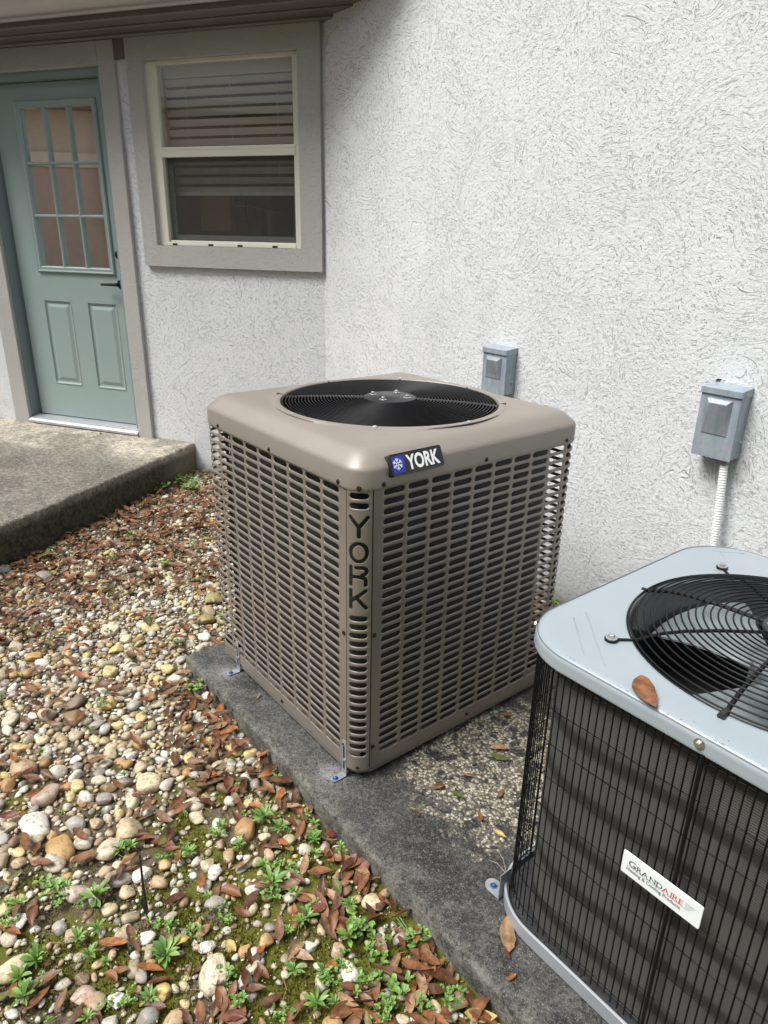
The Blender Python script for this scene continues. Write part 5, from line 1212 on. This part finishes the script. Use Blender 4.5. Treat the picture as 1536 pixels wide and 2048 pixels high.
for i, (x, y, r, tr_) in enumerate(allw):
    style = 'rosette' if (i % 2 == 0) else 'clump'; z = ghash(x, y)+.012+.012*dens(x, y); lv = weed_leaves(r, style, rw)
    pw_ = place_words(x, y)
    kind_w = 'rosette weed' if style == 'rosette' else 'clumped weed'
    lb = f"{'dense' if len(lv) > (15 if style == 'rosette' else 34) else 'sparse'} {'large' if r > .04 else 'small' if r > .027 else 'tiny'} {kind_w} {pw_}"
    if i < 16:
        e = empty('weed', lb, 'weed', (x, y, z)); top = e
        for (a, b, c, L, yaw, pit) in lv:
            o = bpy.data.objects.new('leaf', BM[rw.randrange(24) if style == 'rosette' else rw.randrange(24, 40)]); C.objects.link(o); o.parent = e; o.location = (a, b, c); o.scale = (L, L*rw.uniform(.8, 1.2), L); o.rotation_euler = (rw.uniform(-.2, .2), pit, yaw)
    else:
        Vw, Fw, Cw = [], [], []; off = 0
        for (a, b, c, L, yaw, pit) in lv:
            v, f = BG[rw.randrange(6) if style == 'rosette' else rw.randrange(6, 10)]; Rm = np.array(Matrix.Rotation(yaw, 3, 'Z')@Matrix.Rotation(pit, 3, 'Y')); Vw.append((v*L)@Rm.T+np.array([a, b, c])); Fw.append(f+off); off += len(v); Cw.append(np.tile((*GC_[rw.randrange(4)], 1), (len(v), 1)))
        o = big_mesh('weed', np.vstack(Vw), np.vstack(Fw), np.vstack(Cw), M_green); del o['kind']; o.location = (x, y, z); tag(o, lb, 'weed'); top = o
    wl.setdefault(lb, []).append(top)
for lb, L in wl.items():
    if len(L) > 1:
        for o in L: o['group'] = lb.replace('weed', 'weeds', 1)
# moss and fine grass: short tufts over the mossy patches
rm = np.random.default_rng(4); n = 240000
X = rm.uniform(-.8, 2.85, n); Y = rm.uniform(-2.35, -.1, n); keepm = []
Vm, Fm, Cm = [], [], []; off = 0; cnt = 0
for x, y in zip(X, Y):
    if cnt > 95000: break
    if not allowed(x, y): continue
    mv = N.noise(Vector((x*5, y*5, 60)))+.5*N.noise(Vector((x*14, y*14, 61)))+(max(x, 1.0)-2.0)*.9+(.62 if x < 1.0 else .9*max(0, 1.7-x))*1.0
    if mv < (-.06 if x > 1.8 else .16): continue
    if not in_view(x, y): continue
    cnt += 1; z = ghash(x, y); h = rm.uniform(.004, .011)*(1.2 if mv > .3 else 1)*(1.9 if rm.random() < .06 else 1)
    a = rm.uniform(0, 6.28); w_ = rm.uniform(.0012, .0026); lx_, ly_ = rm.normal(0, .003, 2); c, s = math.cos(a)*w_, math.sin(a)*w_; zz_ = z+.002+max(0, mv)*.006
    Vm += [(x-c, y-s, zz_-.004), (x+c, y+s, zz_-.004), (x+lx_, y+ly_, zz_+h)]; Fm.append((off, off+1, off+2)); off += 3
    g = rm.uniform(.6, 1.25); col = (.165*g, .170*g, .024*g, 1) if rm.random() < .75 else (.17*g, .12*g, .05*g, 1); Cm += [col]*3
big_mesh('moss', np.array(Vm), np.array(Fm), np.array(Cm), M_green, smooth=False)
# fine grit and crumbled litter between the stones
n = 46000; Xg = rm.uniform(-.9, 2.85, n); Yg = rm.uniform(-2.35, -.05, n); Vg, Cg = [], []
for x, y in zip(Xg, Yg):
    if not (in_view(x, y) and allowed(x, y)): continue
    s_ = rm.uniform(.0015, .0042); z = ghash(x, y)+rm.uniform(.001, .016); pts = rm.normal(size=(4, 3)); pts /= np.linalg.norm(pts, axis=1)[:, None]; pts[:, 2] *= .6
    Vg.append(pts*s_+np.array([x, y, z])); q = rm.random(); b = np.array((.55, .51, .42) if q < .35 else (.30, .24, .16) if q < .6 else (.10, .055, .03) if q < .85 else (.26, .10, .04))*rm.uniform(.7, 1.15); Cg.append(np.tile(np.append(b, 1), (4, 1)))
Vg = np.vstack(Vg); kq = len(Vg)//4; Fg = (np.array([[0, 1, 2], [0, 2, 3], [0, 3, 1], [1, 3, 2]])[None]+4*np.arange(kq)[:, None, None]).reshape(-1, 3)
big_mesh('grit', Vg, Fg, np.vstack(Cg), M_stone, smooth=False)
# twigs and straw
mb = MB(); rt_ = random.Random(8)
for k in range(420):
    x, y = rt_.uniform(.2, 2.8), rt_.uniform(-2.3, -.5)
    if not (in_view(x, y) and allowed(x, y, .0)): continue
    a = rt_.uniform(0, 6.28); L = rt_.uniform(.015, .06); z = ltop(x, y)+.002; mb.tube([(x, y, z), (x+math.cos(a)*L*.5, y+math.sin(a)*L*.5, z+.003), (x+math.cos(a+.3)*L, y+math.sin(a+.3)*L, z-.002)], .0006, 4)
mb.build('straw', plain('dry_straw', (.30, .22, .13), .8), None, kind='stuff')
# grass tuft along the slab edge
gt = MB()
for k in range(16):
    x, y = 2.555+rt_.uniform(-.03, .03), -1.474+rt_.uniform(-.008, .004); a = rt_.uniform(-.6, 3.6); L = rt_.uniform(.03, .075); z = -.06; pts = [(x+math.cos(a)*L*f*.9, y-abs(math.sin(a))*L*f*.35, z+L*(.85*f-.45*f*f)) for f in (0, .33, .66, 1)]
    gt.tube(pts, [.0022, .0022, .0016, .0003], 4)
g = gt.build('grass_tuft', plain('grass_green', (.10, .19, .04), .5), None); tag(g, 'small tuft of green grass blades at the slab edge near the front', 'grass')
# black irrigation stake
st = empty('garden_stake', 'thin black plastic stake standing in the mossy ground', 'stake', (2.13, -1.923, -.06))
mb = MB(); mb.tube([(2.13, -1.923, -.07), (2.128, -1.924, .03), (2.130, -1.922, .125)], [.0034, .003, .0022], 8); mb.build('shaft', M_blk_plastic, st, smooth=.9)
mb = MB(); mb.tube([(2.130, -1.923, -.05), (2.118, -1.930, -.02), (2.122, -1.927, -.005)], [.003, .006, .001], 6); mb.build('barb', plain('dark_green_plastic', (.012, .05, .03), .4), st)
# debris on the patio
mb = MB()
for k in range(60):
    u, o_ = rt_.uniform(.95, 2.2), rt_.uniform(.03, 1.2)
    if rt_.random() < .5: o_ = rt_.uniform(.03, .08); u = rt_.uniform(1.2, 2.2)
    p = Vector(W(u, o_, .146)); a = rt_.uniform(0, 6.3); l = rt_.uniform(.003, .012 if rt_.random() < .8 else .022); d = Vector((math.cos(a), math.sin(a), .05))*l; e = Vector((-d.y, d.x, 0))*.35+Vector((0, 0, .003)); mb.add([p-d, p+e, p+d, p-e+Vector((0, 0, .004))], [(0, 1, 2, 3)])
mb.build('patio_litter', plain('brown_litter', (.14, .08, .04), .8), None, kind='stuff')
